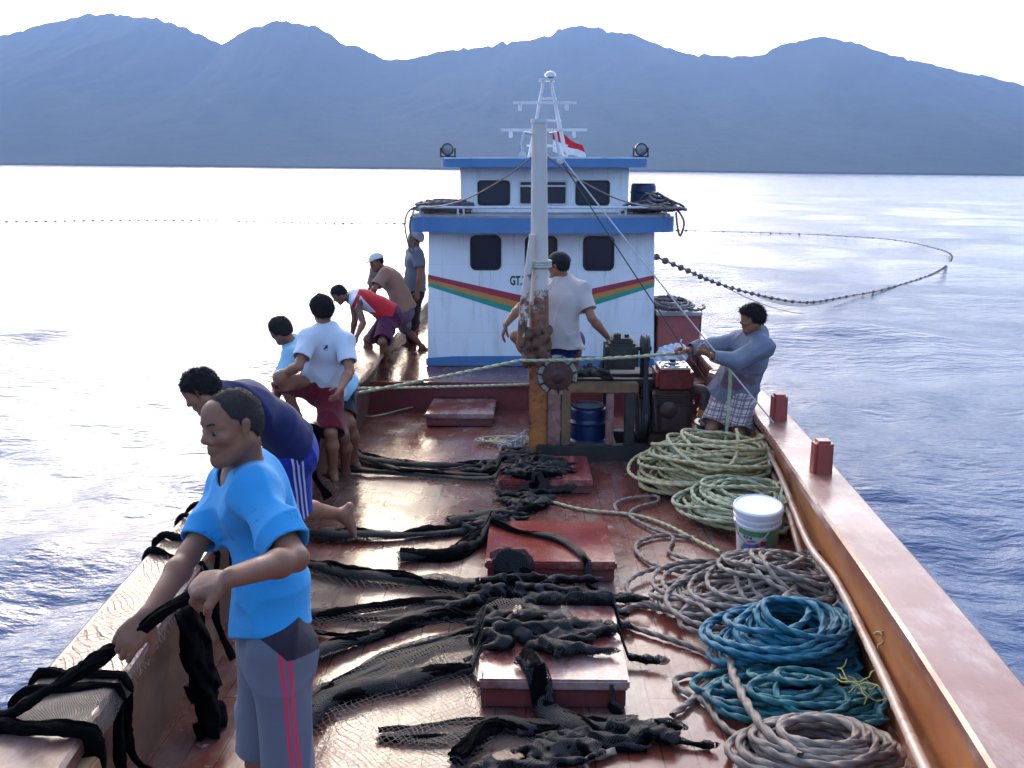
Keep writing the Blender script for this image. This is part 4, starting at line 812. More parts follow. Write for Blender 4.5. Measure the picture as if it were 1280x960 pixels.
def coil(c, rx, ry, turns, height, r, mat, label, seed, wander=.12, radvar=.2, rot=0, tangles=0, group="rope coils along the right bulwark"):
    c = (c[0], c[1], zd(c[1]) + r * .8 if len(c) == 2 else c[2])
    P = coil_path(c, rx, ry, turns, height, wander, radvar, seed, rot); lim = np.array([xr(y) - .235 for y in P[:, 1]]); over = np.maximum(P[:, 0] - lim, 0)
    P[:, 0] = np.minimum(P[:, 0], lim - .03 * np.sin(over * 40)); P[:, 2] += over * .35      # loops that reach the bulwark ride up against it
    o = rope_obj("rope_coil", P, r, mat, None)
    tag(o, label, "rope", group)
    for k in range(tangles):
        rg = np.random.default_rng(seed * 10 + k); 
        rope_obj("loose_loop", coil_path((c[0] + rg.normal(0, rx * .3), c[1] + rg.normal(0, ry * .3), c[2]), rx * .6, ry * .6, 3, height * 1.1, .5, .4, seed + 50 + k, rg.random() * 3), r, mat, o) if False else None
    return o
coil((1.40, 7.58), .45, .42, 46, .50, .0125, M_rpale, "large pale green rope coil on the deck below the man pulling rope", 1, .16, .26)
coil((1.46, 6.72), .34, .34, 32, .28, .0125, M_ryel, "straw coloured rope coil just behind the white bucket", 2, .16, .28)
coil((1.76, 9.15, zd(9.15) + .06), .20, .20, 20, .42, .012, M_rpale, "pale rope coil stacked high in the low blue tub", 3, .05, .1)
coil((1.24, 5.10), .36, .30, 44, .26, .0125, M_rgrey, "tangled heap of grey rope in front of the white bucket", 4, .60, .48, .3)
coil((1.16, 4.45), .31, .24, 34, .26, .0145, M_rteal, "thick bright blue rope bundle beside the bamboo pole", 5, .22, .30, .5)
coil((1.07, 3.93), .26, .15, 20, .13, .0135, M_rteal2, "flat knotted green-blue rope bundle below the bright blue one", 6, .55, .5, .1)
coil((1.05, 3.50), .25, .18, 16, .13, .0150, M_rgrey, "grey rope coil nearest the camera at the bottom edge", 7, .14, .24)
coil((-.35, 9.2), .24, .12, 9, .05, .008, M_rpale, "thin grey-green line loosely coiled on deck left of the mast post", 8, .2, .3, group="thin lines on the deck")
for k, nm, mt, lb in (('grey_a', 'rope', M_rpale, "thin pale line crossing the deck from the far net to the coils"), ('grey_b', 'rope', M_rgrey, "grey rope looping on deck left of the straw coloured coil"), ('grey_c', 'rope', M_rgrey, "open grey rope bend on deck left of the tangled grey heap"),
                      ('grey_d', 'rope', M_rgrey, "grey rope lying between the nearest hatch cover and the tangled heap"), ('grey_e', 'rope', M_rgrey, "long grey rope curving from the hatch corner down to the net end"),
                      ('grey_f', 'rope', M_rgrey, "grey rope hooking past the nearest net end toward the near coil"), ('grey_g', 'rope', M_rgrey, "thick grey rope lying over the blue bundles"), ('grey_h', 'rope', M_rgrey, "stiff grey rope loop standing against the bamboo pole"),
                      ('grey_i', 'rope', M_rgrey, "short grey rope end under the nearest net at the bottom edge"), ('line_aft', 'rope', M_rpale, "thin line strung across the deck past the farthest hatch cover")):
    P_, r_ = LN['loose'][k]; P_ = spline(P_, .015); P_ = P_ + smooth_noise(len(P_), max(4, len(P_) // 14), .006, 3) * np.array([1, 1, .2])
    P_[:, 2] = np.maximum(P_[:, 2], np.array([zd(y) for y in P_[:, 1]]) + r_); tag(rope_obj("rope", P_, r_, mt), lb, "rope", "loose ropes on the deck")
# yellow twine scraps by the bulwark
def frizz(c, r, n, mat, label, rr=.0025, seed=1, squash=.6, name="twine_scrap", cat="twine"):
    rg = np.random.default_rng(seed); parts = []
    for i in range(n):
        p = [np.array(c) + rg.normal(0, r * .25, 3)]; d = rg.normal(0, 1, 3)
        for k in range(9): d = nrm(d + rg.normal(0, .7, 3)); p.append(p[-1] + d * r * .28 * np.array([1, 1, squash]))
        P = spline(p, rr * 3); parts.append(tube_np(P, rr, 5))
    V, F = merge(parts); zmin = zd(c[1]) + .004; V[:, 2] = np.maximum(V[:, 2], zmin); return tag(obj_arr(name, V, F, mat), label, cat)
M_twine = simple("yellow_twine", (.50, .42, .10), (.42, .40, .12), 8, .7, bump=0)
frizz((1.28, 3.95, zd(4) + .12), .10, 8, M_twine, "frayed yellow-green twine on top of the flat green-blue rope bundle", .003, 4)
frizz((1.52, 4.05, zd(4) + .30), .055, 14, simple("mustard_cord", (.35, .25, .08), (.5, .4, .2), 8, .7), "knot of mustard cord hanging on the right bulwark", .005, 6, 1.0, "cord_knot", "cord")
frizz((-.24, 8.75, zd(8.75) + .06), .13, 40, simple("frayed_white_rope", (.5, .47, .48), (.35, .32, .34), 8, .8), "frayed greyish white rope end beside the foot of the mast post", .006, 9, .7, "frayed_rope", "rope")
# bamboo poles
M_bam = NT("weathered_bamboo"); _c = M_bam.mix(M_bam.noise(1., 6, .6, M_bam.map((30, 2, 30))), (.42, .27, .20), (.60, .45, .40)); _c = M_bam.mix(M_bam.ramp(M_bam.noise(6, 5, .7), [(.5, 0.), (.65, .8)]), _c, (.24, .12, .08)); M_bam.bump(M_bam.noise(40, 3), .3, .003); M_bam = M_bam.set(_c, .38)
def bamboo(pts, r0, r1, label):
    P = spline(pts, .02); s = np.concatenate([[0], np.cumsum(np.linalg.norm(np.diff(P, axis=0), axis=1))]); r = r0 + (r1 - r0) * s / s[-1]
    ph = (s / .27) % 1; r = r * (1 + .16 * np.exp(-((ph - .5) / .045) ** 2) - .06 * np.exp(-((ph - .43) / .03) ** 2))
    V, F = tube_np(P, r, 14); return tag(obj_arr("bamboo_pole", V, F, M_bam), label, "pole", "bamboo poles along the right bulwark")
def bx_(Y, h, off=0): return (xr(Y) - .20 - .035 - off, Y, zd(Y) + h)
bamboo([(1.235, 2.6, zd(2.6) + .22), (1.30, 3.13, zd(3.13) + .22), bx_(3.9, .22, .02), bx_(4.83, .25, .0), (1.53, 5.43, zd(5.4) + .28), (1.70, 6.8, zd(6.8) + .36), (1.84, 8.3, zd(8.3) + .42)], .024, .017, "upper bamboo pole leaning along the inside of the right bulwark")
bamboo([(1.33, 4.3, zd(4.3) + .06), (1.45, 4.9, zd(4.9) + .08), (1.57, 5.7, zd(5.7) + .12), (1.70, 6.6, zd(6.6) + .2), (1.83, 8.1, zd(8.1) + .30)], .022, .016, "lower bamboo pole lying under the upper one at the bulwark foot")

# hauling ropes and mast wires
def sag(a, b, s, n=30):
    t = np.linspace(0, 1, n)[:, None]; P = np.array(a)[None] * (1 - t) + np.array(b)[None] * t; P[:, 2] -= s * 4 * t[:, 0] * (1 - t[:, 0]); return P
o = rope_obj("hauling_rope", np.concatenate([sag((-2.15, 8.62, -2.10), (-.22, 8.40, -1.665), .01)[:-1], sag((-.22, 8.40, -1.665), (1.25, 8.2, -1.545), .02), spline([(1.25, 8.2, -1.545), (1.40, 8.1, -1.545), (1.52, 8.02, -1.56), (1.56, 7.98, -1.66), (1.56, 7.96, -1.9), (1.54, 7.9, -2.2), (1.50, 7.8, -2.38)], .03)[1:]]), .013, M_ryel)
tag(o, "taut pale yellow rope running to the hands of the man in plaid shorts", "rope", "hauling ropes led to the winch")
o = rope_obj("hauling_rope", sag((-2.15, 9.1, -2.09), (.02, 8.72, -1.945), .01), .011, M_ryel); tag(o, "level pale rope from the left rail to the back of the winch drum", "rope", "hauling ropes led to the winch")
M_wire = NT("dark_wire").set((.05, .05, .06), .4, .6); M_pwire = simple("pale_cord", (.62, .60, .60), bump=0, rough=.6)
def wire(a, b, s, r, mat, label, g="rigging lines from the mast"):
    V, F = tube_arr(sag(a, b, s), r, 6); mb = MB(); mb.add(V, F); o = mb.build("rigging_line", mat, None, True); tag(o, label, "rigging line", g)
wire((.12, 8.55, .12), (1.86, 7.62, -2.02), .02, .0065, M_pwire, "rigging line from the masthead down to the right rail")
wire((.12, 8.55, .09), (1.50, 8.5, -1.92), .02, .0055, M_wire, "dark rigging line from the masthead down to the engine")
wire((-.13, 8.6, .10), (-1.42, 11.72, -.44), .12, .008, M_rgrey, "stay rope from the mast to the left end of the roof railing")
wire((.02, 8.6, .10), (1.46, 11.72, -.44), .12, .008, M_rgrey, "stay rope from the mast to the right end of the roof railing")
# corner clutter on the cabin roof
def clutter(c, rx, ry, h, mat, label, seed, r=.014, turns=12, rot=0):
    o = rope_obj("rope_bundle", coil_path(c, rx, ry, turns, h, .5, .4, seed, rot), r, mat); 
    o.data.vertices; tag(o, label, "rope", "rope bundles on the cabin roof"); return o
M_dkr = rope_mat("dark_roof_rope", (.12, .10, .10), (.24, .20, .20), (.05, .04, .05))
clutter((-1.22, 12.02, -.52), .24, .20, .17, M_dkr, "dark tangled rope bundle on the left front corner of the cabin roof", 21, turns=16)
clutter((1.36, 12.05, -.52), .20, .24, .22, M_dkr, "dark tangled rope bundle on the right front corner of the cabin roof", 22, turns=18)
clutter((1.66, 12.35, AFT + .70), .20, .4, .14, M_dkr, "dark rope and netting heaped on the lid of the faded red locker", 23, turns=12)
mb = MB(); mb.add(*tube_arr(spline([(-1.5, 11.72, -.44), (-1.60, 11.66, -.50), (-1.64, 11.64, -.66), (-1.60, 11.64, -.90), (-1.56, 11.64, -1.0), (-1.55, 11.64, -.88), (-1.58, 11.62, -.66), (-1.52, 11.66, -.46)], .03), .012, 8)); tag(mb.build("hanging_rope", M_dkr, None, True), "rope loop hanging from the left end of the roof railing", "rope")
mb = MB(); mb.add(*tube_arr(spline([(1.5, 11.72, -.44), (1.62, 11.66, -.48), (1.70, 11.64, -.62), (1.66, 11.64, -.78), (1.62, 11.62, -.66), (1.60, 11.64, -.5)], .03), .012, 8)); tag(mb.build("hanging_rope", M_dkr, None, True), "rope loop hanging from the right end of the roof railing", "rope")
# flag
fl = empty("flag", (.20, 13.2, .5), "red and white flag drooping from the light mast", "flag")
def flagmesh(v0, v1):
    V = []; F = []; nu, nv = 16, 6
    for i in range(nu + 1):
        for j in range(nv + 1):
            u = i / nu; v = v0 + (v1 - v0) * j / nv
            V.append((.16 + .40 * u + .06 * v * u, 13.2 + .05 * math.sin(u * 9 + v * 2) * u, .50 - .20 * u ** 1.3 - .27 * v * (1 - .25 * u) + .02 * math.sin(u * 7 + v * 3)))
    F = [(i * (nv + 1) + j, (i + 1) * (nv + 1) + j, (i + 1) * (nv + 1) + j + 1, i * (nv + 1) + j + 1) for i in range(nu) for j in range(nv)]
    mb = MB(); mb.add(V, F); return mb
for nm, v0, v1, c in (("red_half", 0, .5, (.60, .015, .03)), ("white_half", .5, 1, (.80, .80, .82))):
    o = flagmesh(v0, v1).build(nm, simple(nm + "_cloth", c, bump=0, rough=.8), fl, True); md = o.modifiers.new("thick", 'SOLIDIFY'); md.thickness = .003

# ------------------------------------------------------------------ fishing net
M_net = NT("black_fishing_net"); _n = M_net.noise(90, 5, .8); M_net.bump(_n, 1.0, .012)
M_net = M_net.set(M_net.mix(M_net.ramp(_n, [(.45, 0.), (.7, 1.)]), (.0015, .0015, .002), (.005, .0045, .006)), .95, spec=.08)
def net_alpha(name, cell, lw, c=(.008, .007, .009), seed=0, dens=1.0):
    m = NT(name); d = m.n("ShaderNodeTexNoise"); d.inputs["Scale"].default_value = 2.2; d.inputs["Detail"].default_value = 3; m.l(m.co, d.inputs["Vector"])
    off = m.n("ShaderNodeVectorMath", operation='MULTIPLY_ADD'); m.l(d.outputs["Color"], off.inputs[0]); off.inputs[1].default_value = (.22, .22, 0); m.l(m.co, off.inputs[2])
    def ln(dv):
        x = m.math('FRACT', m.math('MULTIPLY', m.dot(dv, off.outputs[0]), 1 / cell)); return m.math('LESS_THAN', x, lw)
    f = m.math('MAXIMUM', ln((.8, .6, 0)), ln((-.6, .8, 0)))
    tr = m.n("ShaderNodeBsdfTransparent"); mx = m.n("ShaderNodeMixShader"); m.l(f, mx.inputs[0]); m.l(tr.outputs[0], mx.inputs[1]); m.l(m.b.outputs[0], mx.inputs[2]); m.l(mx.outputs[0], m.out.inputs["Surface"])
    return m.set(c, .7)
M_mesh = net_alpha("net_mesh_spread", .026, .10, (.05, .035, .035)); M_mesh2 = net_alpha("net_mesh_dense", .016, .30); M_mesh3 = net_alpha("net_mesh_gathered", .0075, .42)
net = empty("fishing_net", (-.3, 5.5, zd(5.5)), "black fishing net hauled over the left rail and spread in dark bundles across the deck", "fishing net")
def strand(P, r, name="net_bundle", seed=0, wob=1.0):
    """a gathered twist of netting: several fine irregular cords wound together plus a rough core"""
    rg = np.random.default_rng(seed); P = spline(P, .022); n = len(P)
    P = P + smooth_noise(n, max(4, n // 9), .016 * wob, 3) * np.array([.4, 1, .3]); t = np.linspace(0, 1, n)
    rad = r * (1 + .28 * smooth_noise(n, max(4, n // 6), 1)[:, 0].clip(-1.4, 1.6)); rad = np.maximum(rad, r * .45)
    T, N, B = frames(P); parts = [tube_np(P, rad * .82, 12, rough=.10, flat=1)]
    for k in range(6):
        a = 2 * np.pi * k / 6 + t * n * .022 * rg.uniform(2, 5) + smooth_noise(n, max(4, n // 8), 1.2)[:, 0]; rr = rad * rg.uniform(.55, .95)
        Q = P + (np.cos(a) * rr)[:, None] * N + (np.sin(a) * rr)[:, None] * B; parts.append(tube_np(Q, r * rg.uniform(.16, .30), 6, rough=.2))
    V, F = merge(parts); zc = np.interp(V[:, 1], P[:, 1][np.argsort(P[:, 1])], P[:, 2][np.argsort(P[:, 1])]) if False else None
    return V, F
def hatch_h(x, y):
    """height of the hatch lids above the deck at points x, y"""
    h = np.zeros(len(x))
    for x0, x1, y0, y1, hh in ((-.36, .32, 3.88, 4.74, .147), (-.40, .40, 5.42, 6.24, .137), (-.38, .38, 7.36, 8.2, .117)):
        e = np.minimum(np.minimum(x - x0, x1 - x), np.minimum(y - y0, y1 - y)); h = np.maximum(h, hh * np.clip((e + .04) / .05, 0, 1))
    return h
def settle(V, lift=.003):
    """netting lies on whatever is under it: deck or hatch lids"""
    V = V.copy(); d0 = np.array([zd(y) for y in V[:, 1]]); V[:, 2] = d0 + hatch_h(V[:, 0], V[:, 1]) + lift + np.maximum(V[:, 2] - d0, 0); return V
def ground(P, up):
    P = np.asarray(P, float).copy(); P[:, 2] = np.array([zd(y) for y in P[:, 1]]) + up; return P
def fringe(P, r, seed):
    """loose outer meshes of the gathered net: an open-weave flattened sleeve wider than the twist"""
    P = spline(P, .04); n = len(P); P = P + smooth_noise(n, max(4, n // 5), .02, 3) * np.array([.4, 1, .1]); rad = r * (1.35 + .45 * smooth_noise(n, max(4, n // 5), 1)[:, 0].clip(-1, 1.8))
    V, F = tube_np(P, rad, 14, rough=.10); V[:, 2] = P[:, 2].repeat(14) + (V[:, 2] - P[:, 2].repeat(14)) * .6; obj_arr("net_fringe", settle(V, .006), F, M_mesh3, net)
for i, (k, (P_, r_)) in enumerate(LN['net_strands'].items()):
    V, F = strand(ground(P_, r_ * .6), r_ * .95, seed=i); V = settle(V); obj_arr("net_bundle", V, F, M_net, net); W, G = fur(V, F, int(900 + 40000 * r_ ), .012, .0010, i); obj_arr('net_twine', W, G, M_net, net, False); fringe(ground(P_, r_ * .5), r_, i)
def heap(name, pts, r, seed, parent=net, h=.011):
    rg = np.random.default_rng(seed); S_ = SDF(); P = ground(spline(pts, .06), r * .35)
    for p in P:
        for q in range(5):
            c = p + rg.normal(0, 1, 3) * np.array([r * .9, r * .75, r * .22]); e = c + rg.normal(0, 1, 3) * np.array([r * 1.9, r * .6, r * .15]); S_.cone(c, e, r * rg.uniform(.18, .40), r * rg.uniform(.10, .25), .02)
    V, F = S_.mesh(h, disp=lambda p: folds(p, [(50, 90, 70), (90, -70, 110), (-40, 160, 60)], [.005, .004, .002], seed), extra=.02)
    V = relax(V, F, 3, .5); o = obj_arr(name, settle(V), F, M_net, parent); W, G = fur(V, F, 2600, .016, .0011, seed); obj_arr('net_twine', settle(W), G, M_net, parent, False)
    c = V.mean(0); U = V + np.stack([wav(V, [(60, 40, 30), (-30, 80, 40)], [.006, .005]), wav(V, [(50, -40, 60), (70, 30, 10)], [.006, .005]), .008 + wav(V, [(45, 60, 20), (90, -50, 30)], [.004, .003])], -1); U[:, :2] = c[:2] + (U[:, :2] - c[:2]) * 1.08; obj_arr("net_fringe", settle(U), F, M_mesh3, parent)
    return o
for i, (k, (P_, r_)) in enumerate(LN['net_heaps'].items()): heap("net_heap", P_, r_, 40 + i)
def sheet(poly, mat, seed, hgt=.02, n=60, name="net_sheet", edge=True):
    """spread netting: wavy sheet over the polygon"""
    rg = np.random.default_rng(seed); P = np.array(poly)[:, :2]; P = spline(np.vstack([np.c_[P, np.zeros(len(P))], [[*P[0], 0]]]), .05)[:-1, :2]
    P = P + rg.normal(0, .008, P.shape)
    c = P.mean(0); m_ = len(P); K = 14; V = [[*c, 0]]; F = []
    for j in range(1, K + 1):
        for q in P: V.append([*(c + (q - c) * j / K), 0])
    V = np.array(V); F = [(0, 1 + i, 1 + (i + 1) % m_) for i in range(m_)]
    for j in range(K - 1):
        a = 1 + j * m_; b = a + m_; F += [(a + i, b + i, b + (i + 1) % m_, a + (i + 1) % m_) for i in range(m_)]
    V[:, 2] = np.array([zd(y) for y in V[:, 1]]) + .012 + hgt * (.5 + .5 * np.sin(V[:, 0] * 9 + seed) * np.sin(V[:, 1] * 14 + 2 * np.sin(V[:, 0] * 5)))
    V = settle(V, .006); mb = MB(); mb.add(V.tolist(), F); return mb.build(name, mat, net, True)
sheet(LN['net_sheets']['a'], M_mesh, 1); sheet(LN['net_sheets']['b'], M_mesh2, 2, .01); sheet(LN['net_sheets']['c'], M_mesh, 3, .01); sheet(LN['net_sheets']['d'], M_mesh2, 4, .03); sheet(LN['net_sheets']['e'], M_mesh, 5)
# net ends climbing the left bulwark, crossing the cap and dropping to the sea
def over_rail(Ya, Yb, r, seed, Yd=None, mat=M_net, water=True):
    """from the deck foot at Yd up the bulwark, over the cap at Ya (inner) to Yb (outer) and down outside"""
    Yd = Yd or Ya; pts = [(-(xl(Yd) - .38), Yd, zd(Yd) + .03), (-(xl(Yd) - .27), (Ya + Yd) / 2, zd(Ya) + .25), (-(xl(Ya) - .29), Ya, zcap(Ya) - .03), (-(xl(Ya) - .24), Ya, zcap(Ya) + r * .5), (-(xl((Ya + Yb) / 2) - .1), (Ya + Yb) / 2, zcap(Ya) + r * .5), (-(xl(Yb) + .04), Yb, zcap(Yb) + r * .1), (-(xl(Yb) + .06), Yb - .02, zcap(Yb) - .2), (-(xl(Yb) + .02), Yb - .05, -3.0), (-(xl(Yb) - .05), Yb - .1, -3.75)]
    V, F = strand(pts, r, seed=seed); return obj_arr("net_bundle", V, F, mat, net)
over_rail(3.02, 2.97, .020, 61, 2.95); over_rail(3.10, 3.08, .018, 62, 3.15); over_rail(2.70, 2.72, .030, 63, 2.75)
over_rail(4.45, 4.62, .022, 64, 4.3); over_rail(4.75, 4.95, .018, 65, 4.8); over_rail(4.25, 4.40, .016, 66, 4.0); over_rail(5.1, 5.2, .018, 67, 5.2)
over_rail(6.2, 6.3, .03, 68, 6.0); over_rail(7.2, 7.3, .03, 69, 7.1)
# black net hanging on the bulwark behind the man's legs
S_ = SDF(); rg = np.random.default_rng(8)
for k in range(26):
    y = 3.72 + .14 * rg.random(); x = -(xl(y) - .30) + .05 * rg.random(); S_.cone((x, y, zcap(y) - .06 * rg.random() - .04), (x + .10, y - .08, zd(y) + .02), .018, .030, .025)
V, F = S_.mesh(.014, disp=lambda p: wav(p, [(60, 40, 15), (110, 70, 10)], [.012, .008]), extra=.03); obj_arr("net_curtain", V, F, M_net, net)
# fine netting draped over the left cap, and held bundle in the man's hands
def cap_sheet(Y0, Y1, mat, seed, xin=.30, xout=.06):
    V, F = [], []; nu, nv = 40, 12
    for i in range(nu + 1):
        Y = Y0 + (Y1 - Y0) * i / nu
        for j in range(nv + 1):
            t = j / nv; X = -(xl(Y) - xin) + (-(xl(Y) + xout) + (xl(Y) - xin)) * t
            z = zcap(Y) + .008 + .006 * math.sin(Y * 30 + t * 7); 
            if t > .85: z -= (t - .85) * .5
            if t < .1: z -= (.1 - t) * .6
            V.append((X, Y, z))
    F = [(i * (nv + 1) + j, (i + 1) * (nv + 1) + j, (i + 1) * (nv + 1) + j + 1, i * (nv + 1) + j + 1) for i in range(nu) for j in range(nv)]
    mb = MB(); mb.add(V, F); mb.build("net_sheet", mat, net, True)
cap_sheet(3.1, 4.35, M_mesh, 1); cap_sheet(4.45, 5.0, M_mesh2, 2); cap_sheet(2.75, 3.1, M_mesh3, 3)
# ------------------------------------------------------------------ float line round the net
fl_ = empty("float_line", (10, 30, SEA), "long line of small floats curving over the sea and rising to the cabin", "float line")
def seaz(x): return SEA - x * math.tan(HEEL) + .17
near = [(1.46, 12.5, -1.09), (2.32, 15.0, -1.54), (3.42, 18, -2.10), (5.31, 22, -2.86), (7.1, 25, -3.38), (9.2, 28.2, seaz(9.2))]
far = [(11.1, 30.3), (14.9, 35.8), (18.35, 42.7), (19.5, 47.5), (19.4, 53.3), (15.6, 57.1), (11.2, 58.4), (8, 59.3), (0, 61.5), (-7.8, 62.8), (-14.7, 62.3), (-21.4, 63.7), (-27.7, 62.4), (-33, 59.5), (-42, 55), (-55, 52)]
P_ = spline(near + [(x, y, seaz(x)) for x, y in far], .05)
M_float = simple("dull_cork_float", (.20, .17, .17), (.12, .10, .11), 8, .6, bump=.2); M_fl2 = M_float
s = np.concatenate([[0], np.cumsum(np.linalg.norm(np.diff(P_, axis=0), axis=1))])
V, F = tube_np(P_[::4], .015, 6); obj_arr("line", V, F, M_dkr, fl_)
q = np.concatenate([np.arange(.2, 26, .62), np.arange(26, s[-1], .55)]); C = np.stack([np.interp(q, s, P_[:, i]) for i in range(3)], -1); Tn = np.stack([np.interp(q + .05, s, P_[:, i]) for i in range(3)], -1) - C
def floatm(c, d, r=.046, L=.055):
    mb = MB(); mb.lathe((0, 0, 0), [(r * .35, -L), (r * .85, -L * .6), (r, 0), (r * .85, L * .6), (r * .35, L)], 10, tuple(d)); return np.array(mb.V) + c, mb.F
proto = None; rest = MB()
for i, (c, d) in enumerate(zip(C, Tn)):
    if i < 100:
        if proto is None:
            V, F = floatm(np.zeros(3), (0, 0, 1)); mb = MB(); proto = obj_arr("float", V, F, M_float, fl_, True, world=False); o = proto
        else: o = proto.copy(); COL.objects.link(o); o.parent = fl_
        o.location = Vector(c) - Vector(fl_.location); o.rotation_euler = Vector(d).to_track_quat('Z', 'Y').to_euler()
        sc_ = 1.0 + .12 * math.sin(i * 2.3); o.scale = (sc_, sc_, sc_)
    else:
        V, F = floatm(c + np.array([0, 0, .0]), d, .068, .085); rest.add(V.tolist(), F)
proto.data.transform(Matrix.Identity(4)); o = rest.build("float_row", M_fl2, fl_, True); tag(o, kind='stuff')
# net curtain hanging from the float line into the sea
V = []; F = []
Pn = P_[(s > 9) & (s < 32)][::6]
for i, p in enumerate(Pn):
    dz_ = max(.0, p[2] - seaz(p[0])) * .5 * min(1, i / 30); 
    V += [tuple(p), (p[0] - .5 * min(1, dz_), p[1] - .2, p[2] - dz_ - .02)]
F = [(2 * i, 2 * i + 2, 2 * i + 3, 2 * i + 1) for i in range(len(Pn) - 1)]
mb = MB(); mb.add(V, F); mb.build("net_wall", M_mesh2, fl_)
mb = MB(); mb.tube(sag((3.6, 18.4, -2.2), (7.16, 25.5, -3.76), .1), .008, 6); mb.build("bridle", M_dkr, fl_)
# ------------------------------------------------------------------ people
def mat_skin(name, c):
    m = NT(name); a = m.noise(9, 5); col = m.mix(m.ramp(a, [(.3, 0.), (.7, 1.)]), c, tuple(x * k for x, k in zip(c, (.80, .72, .70))))
    m.bump(m.math('ADD', m.noise(160, 3), m.math('MULTIPLY', m.noise(28, 5, .7), 1.6)), .30, .003); rg_ = m.ramp(m.noise(12, 4), [(.35, .36), (.65, .60)]); m.b.inputs["Subsurface Weight"].default_value = .06; m.b.inputs["Subsurface Radius"].default_value = (.02, .008, .005); return m.set(col, rg_, spec=.4)
M_skin = mat_skin("brown_skin", (.34, .150, .085)); M_skin2 = mat_skin("dark_brown_skin", (.25, .105, .062))
def mat_hair(name="black_hair", c=(.012, .010, .010)):
    m = NT(name); n_ = m.noise(1., 5, .8, m.map((260, 260, 160))); m.bump(n_, 1.0, .006); return m.set(m.mix(n_, c, tuple(x * 2.2 for x in c)), .7, spec=.25)
M_hair = mat_hair(); M_hairs = mat_hair("cropped_greying_hair", (.028, .022, .020))
def mat_cloth(name, c, c2=None, marks=(), plaid=None):
    m = NT(name); n1 = m.noise(3.0, 4); col = m.mix(n1, c, c2 or tuple(x * .86 for x in c))
    if plaid:
        up, lf, cd, cl = plaid
        for d in (up, lf):
            x = m.math('FRACT', m.math('MULTIPLY', m.dot(tuple(d)), 1 / .062)); col = m.mix(m.math('MULTIPLY', m.math('LESS_THAN', x, .30), .75), col, cd)
            x = m.math('FRACT', m.math('ADD', m.math('MULTIPLY', m.dot(tuple(d)), 1 / .062), .52)); col = m.mix(m.math('MULTIPLY', m.math('LESS_THAN', x, .10), .8), col, cl)
    for f in marks: col = f(m, col)
    wv = m.n("ShaderNodeTexWave"); wv.inputs["Scale"].default_value = 260; wv.inputs["Distortion"].default_value = 2; m.l(m.co, wv.inputs["Vector"])
    m.bump(m.math('ADD', m.math('MULTIPLY', m.noise(18, 5, .6), 1.0), m.math('MULTIPLY', wv.outputs["Fac"], .08)), .55, .010)
    m.b.inputs["Sheen Weight"].default_value = .15; return m.set(col, .85, spec=.2)
def ortho(f, u):
    f = nrm(f); u = nrm(np.asarray(u, float) - f * np.dot(u, f)); return np.stack([f, np.cross(u, f), u])   # forward, left, up
def hand_sdf(S, wr, d, n, thumb, k=1.0, curl=.5, spread=0.0, tcurl=.5, bl=.004):
    """palm and five separate fingers; d: wrist to knuckles, n: the way the palm faces, thumb: side the thumb leaves from"""
    d = nrm(d); n = nrm(np.asarray(n, float) - d * np.dot(n, d)); t = np.cross(d, n); t = t if np.dot(t, thumb) > 0 else -t
    wr = np.asarray(wr, float); pe = wr + d * .088 * k
    S.flat(wr + d * .012 * k, wr + d * .07 * k, .030 * k, .040 * k, n, .42, .012)
    S.cone(wr + d * .03 * k + t * .022 * k + n * .006 * k, wr + d * .055 * k + t * .028 * k + n * .008 * k, .016 * k, .013 * k, .012)
    for i, (o, L) in enumerate(((.030, .070), (.010, .078), (-.010, .073), (-.029, .058))):
        p = wr + d * (.080 - abs(o) * .12) * k + t * o * k; a = 0; r = .0098 * k
        S.cone(wr + d * .045 * k + t * o * .8 * k, p, .012 * k, .0105 * k, .010)
        for j, (fl, ca) in enumerate(((.45, .62), (.31, 1.0), (.24, .75))):
            a += curl * ca * (1 + .08 * i); dd = nrm(d * math.cos(a) + n * math.sin(a) + t * spread * o * 12 * (j == 0)); q = p + dd * L * fl * k
            S.cone(p, q, r, r * .93, bl if j else .007); p = q; r *= .93
    p = wr + d * .025 * k + t * .030 * k + n * .008 * k; d1 = nrm(d * .62 + t * .62 + n * .35); q = p + d1 * .040 * k; S.cone(p, q, .014 * k, .0115 * k, .010)
    d2 = nrm(d * .85 + t * (.30 - tcurl * .7) + n * (.25 + tcurl * .8)); q2 = q + d2 * .030 * k; S.cone(q, q2, .0115 * k, .0105 * k, .005); d3 = nrm(d * .8 + t * (.1 - tcurl) + n * (.25 + tcurl)); S.cone(q2, q2 + d3 * .024 * k, .0105 * k, .009 * k, .005)
def foot_sdf(S, an, f, up, k=1.0, h=.08):
    f = nrm(f); up = nrm(np.asarray(up, float) - f * np.dot(up, f)); l = np.cross(up, f); an = np.asarray(an, float); s = an - up * (h - .024) * k
    S.cone(an, s - f * .035 * k, .036 * k, .030 * k, .03); S.flat(s - f * .035 * k, s + f * .11 * k, .030 * k, .040 * k, up, .62, .02); S.cone(an + f * .01 * k, s + f * .09 * k + up * .004, .036 * k, .022 * k, .03)
    for i in range(5):
        o = (.030 - i * .0155) * k; L = (.185 - abs(i - .6) * .010 - i * .004) * k; r = (.0125 if i == 0 else .0095) * k
        for sg in (1,): S.cone(s + f * .11 * k + l * o, s + f * (L - .02) + l * o * 1.15 - up * .008 * k, r, r * .9, .006)
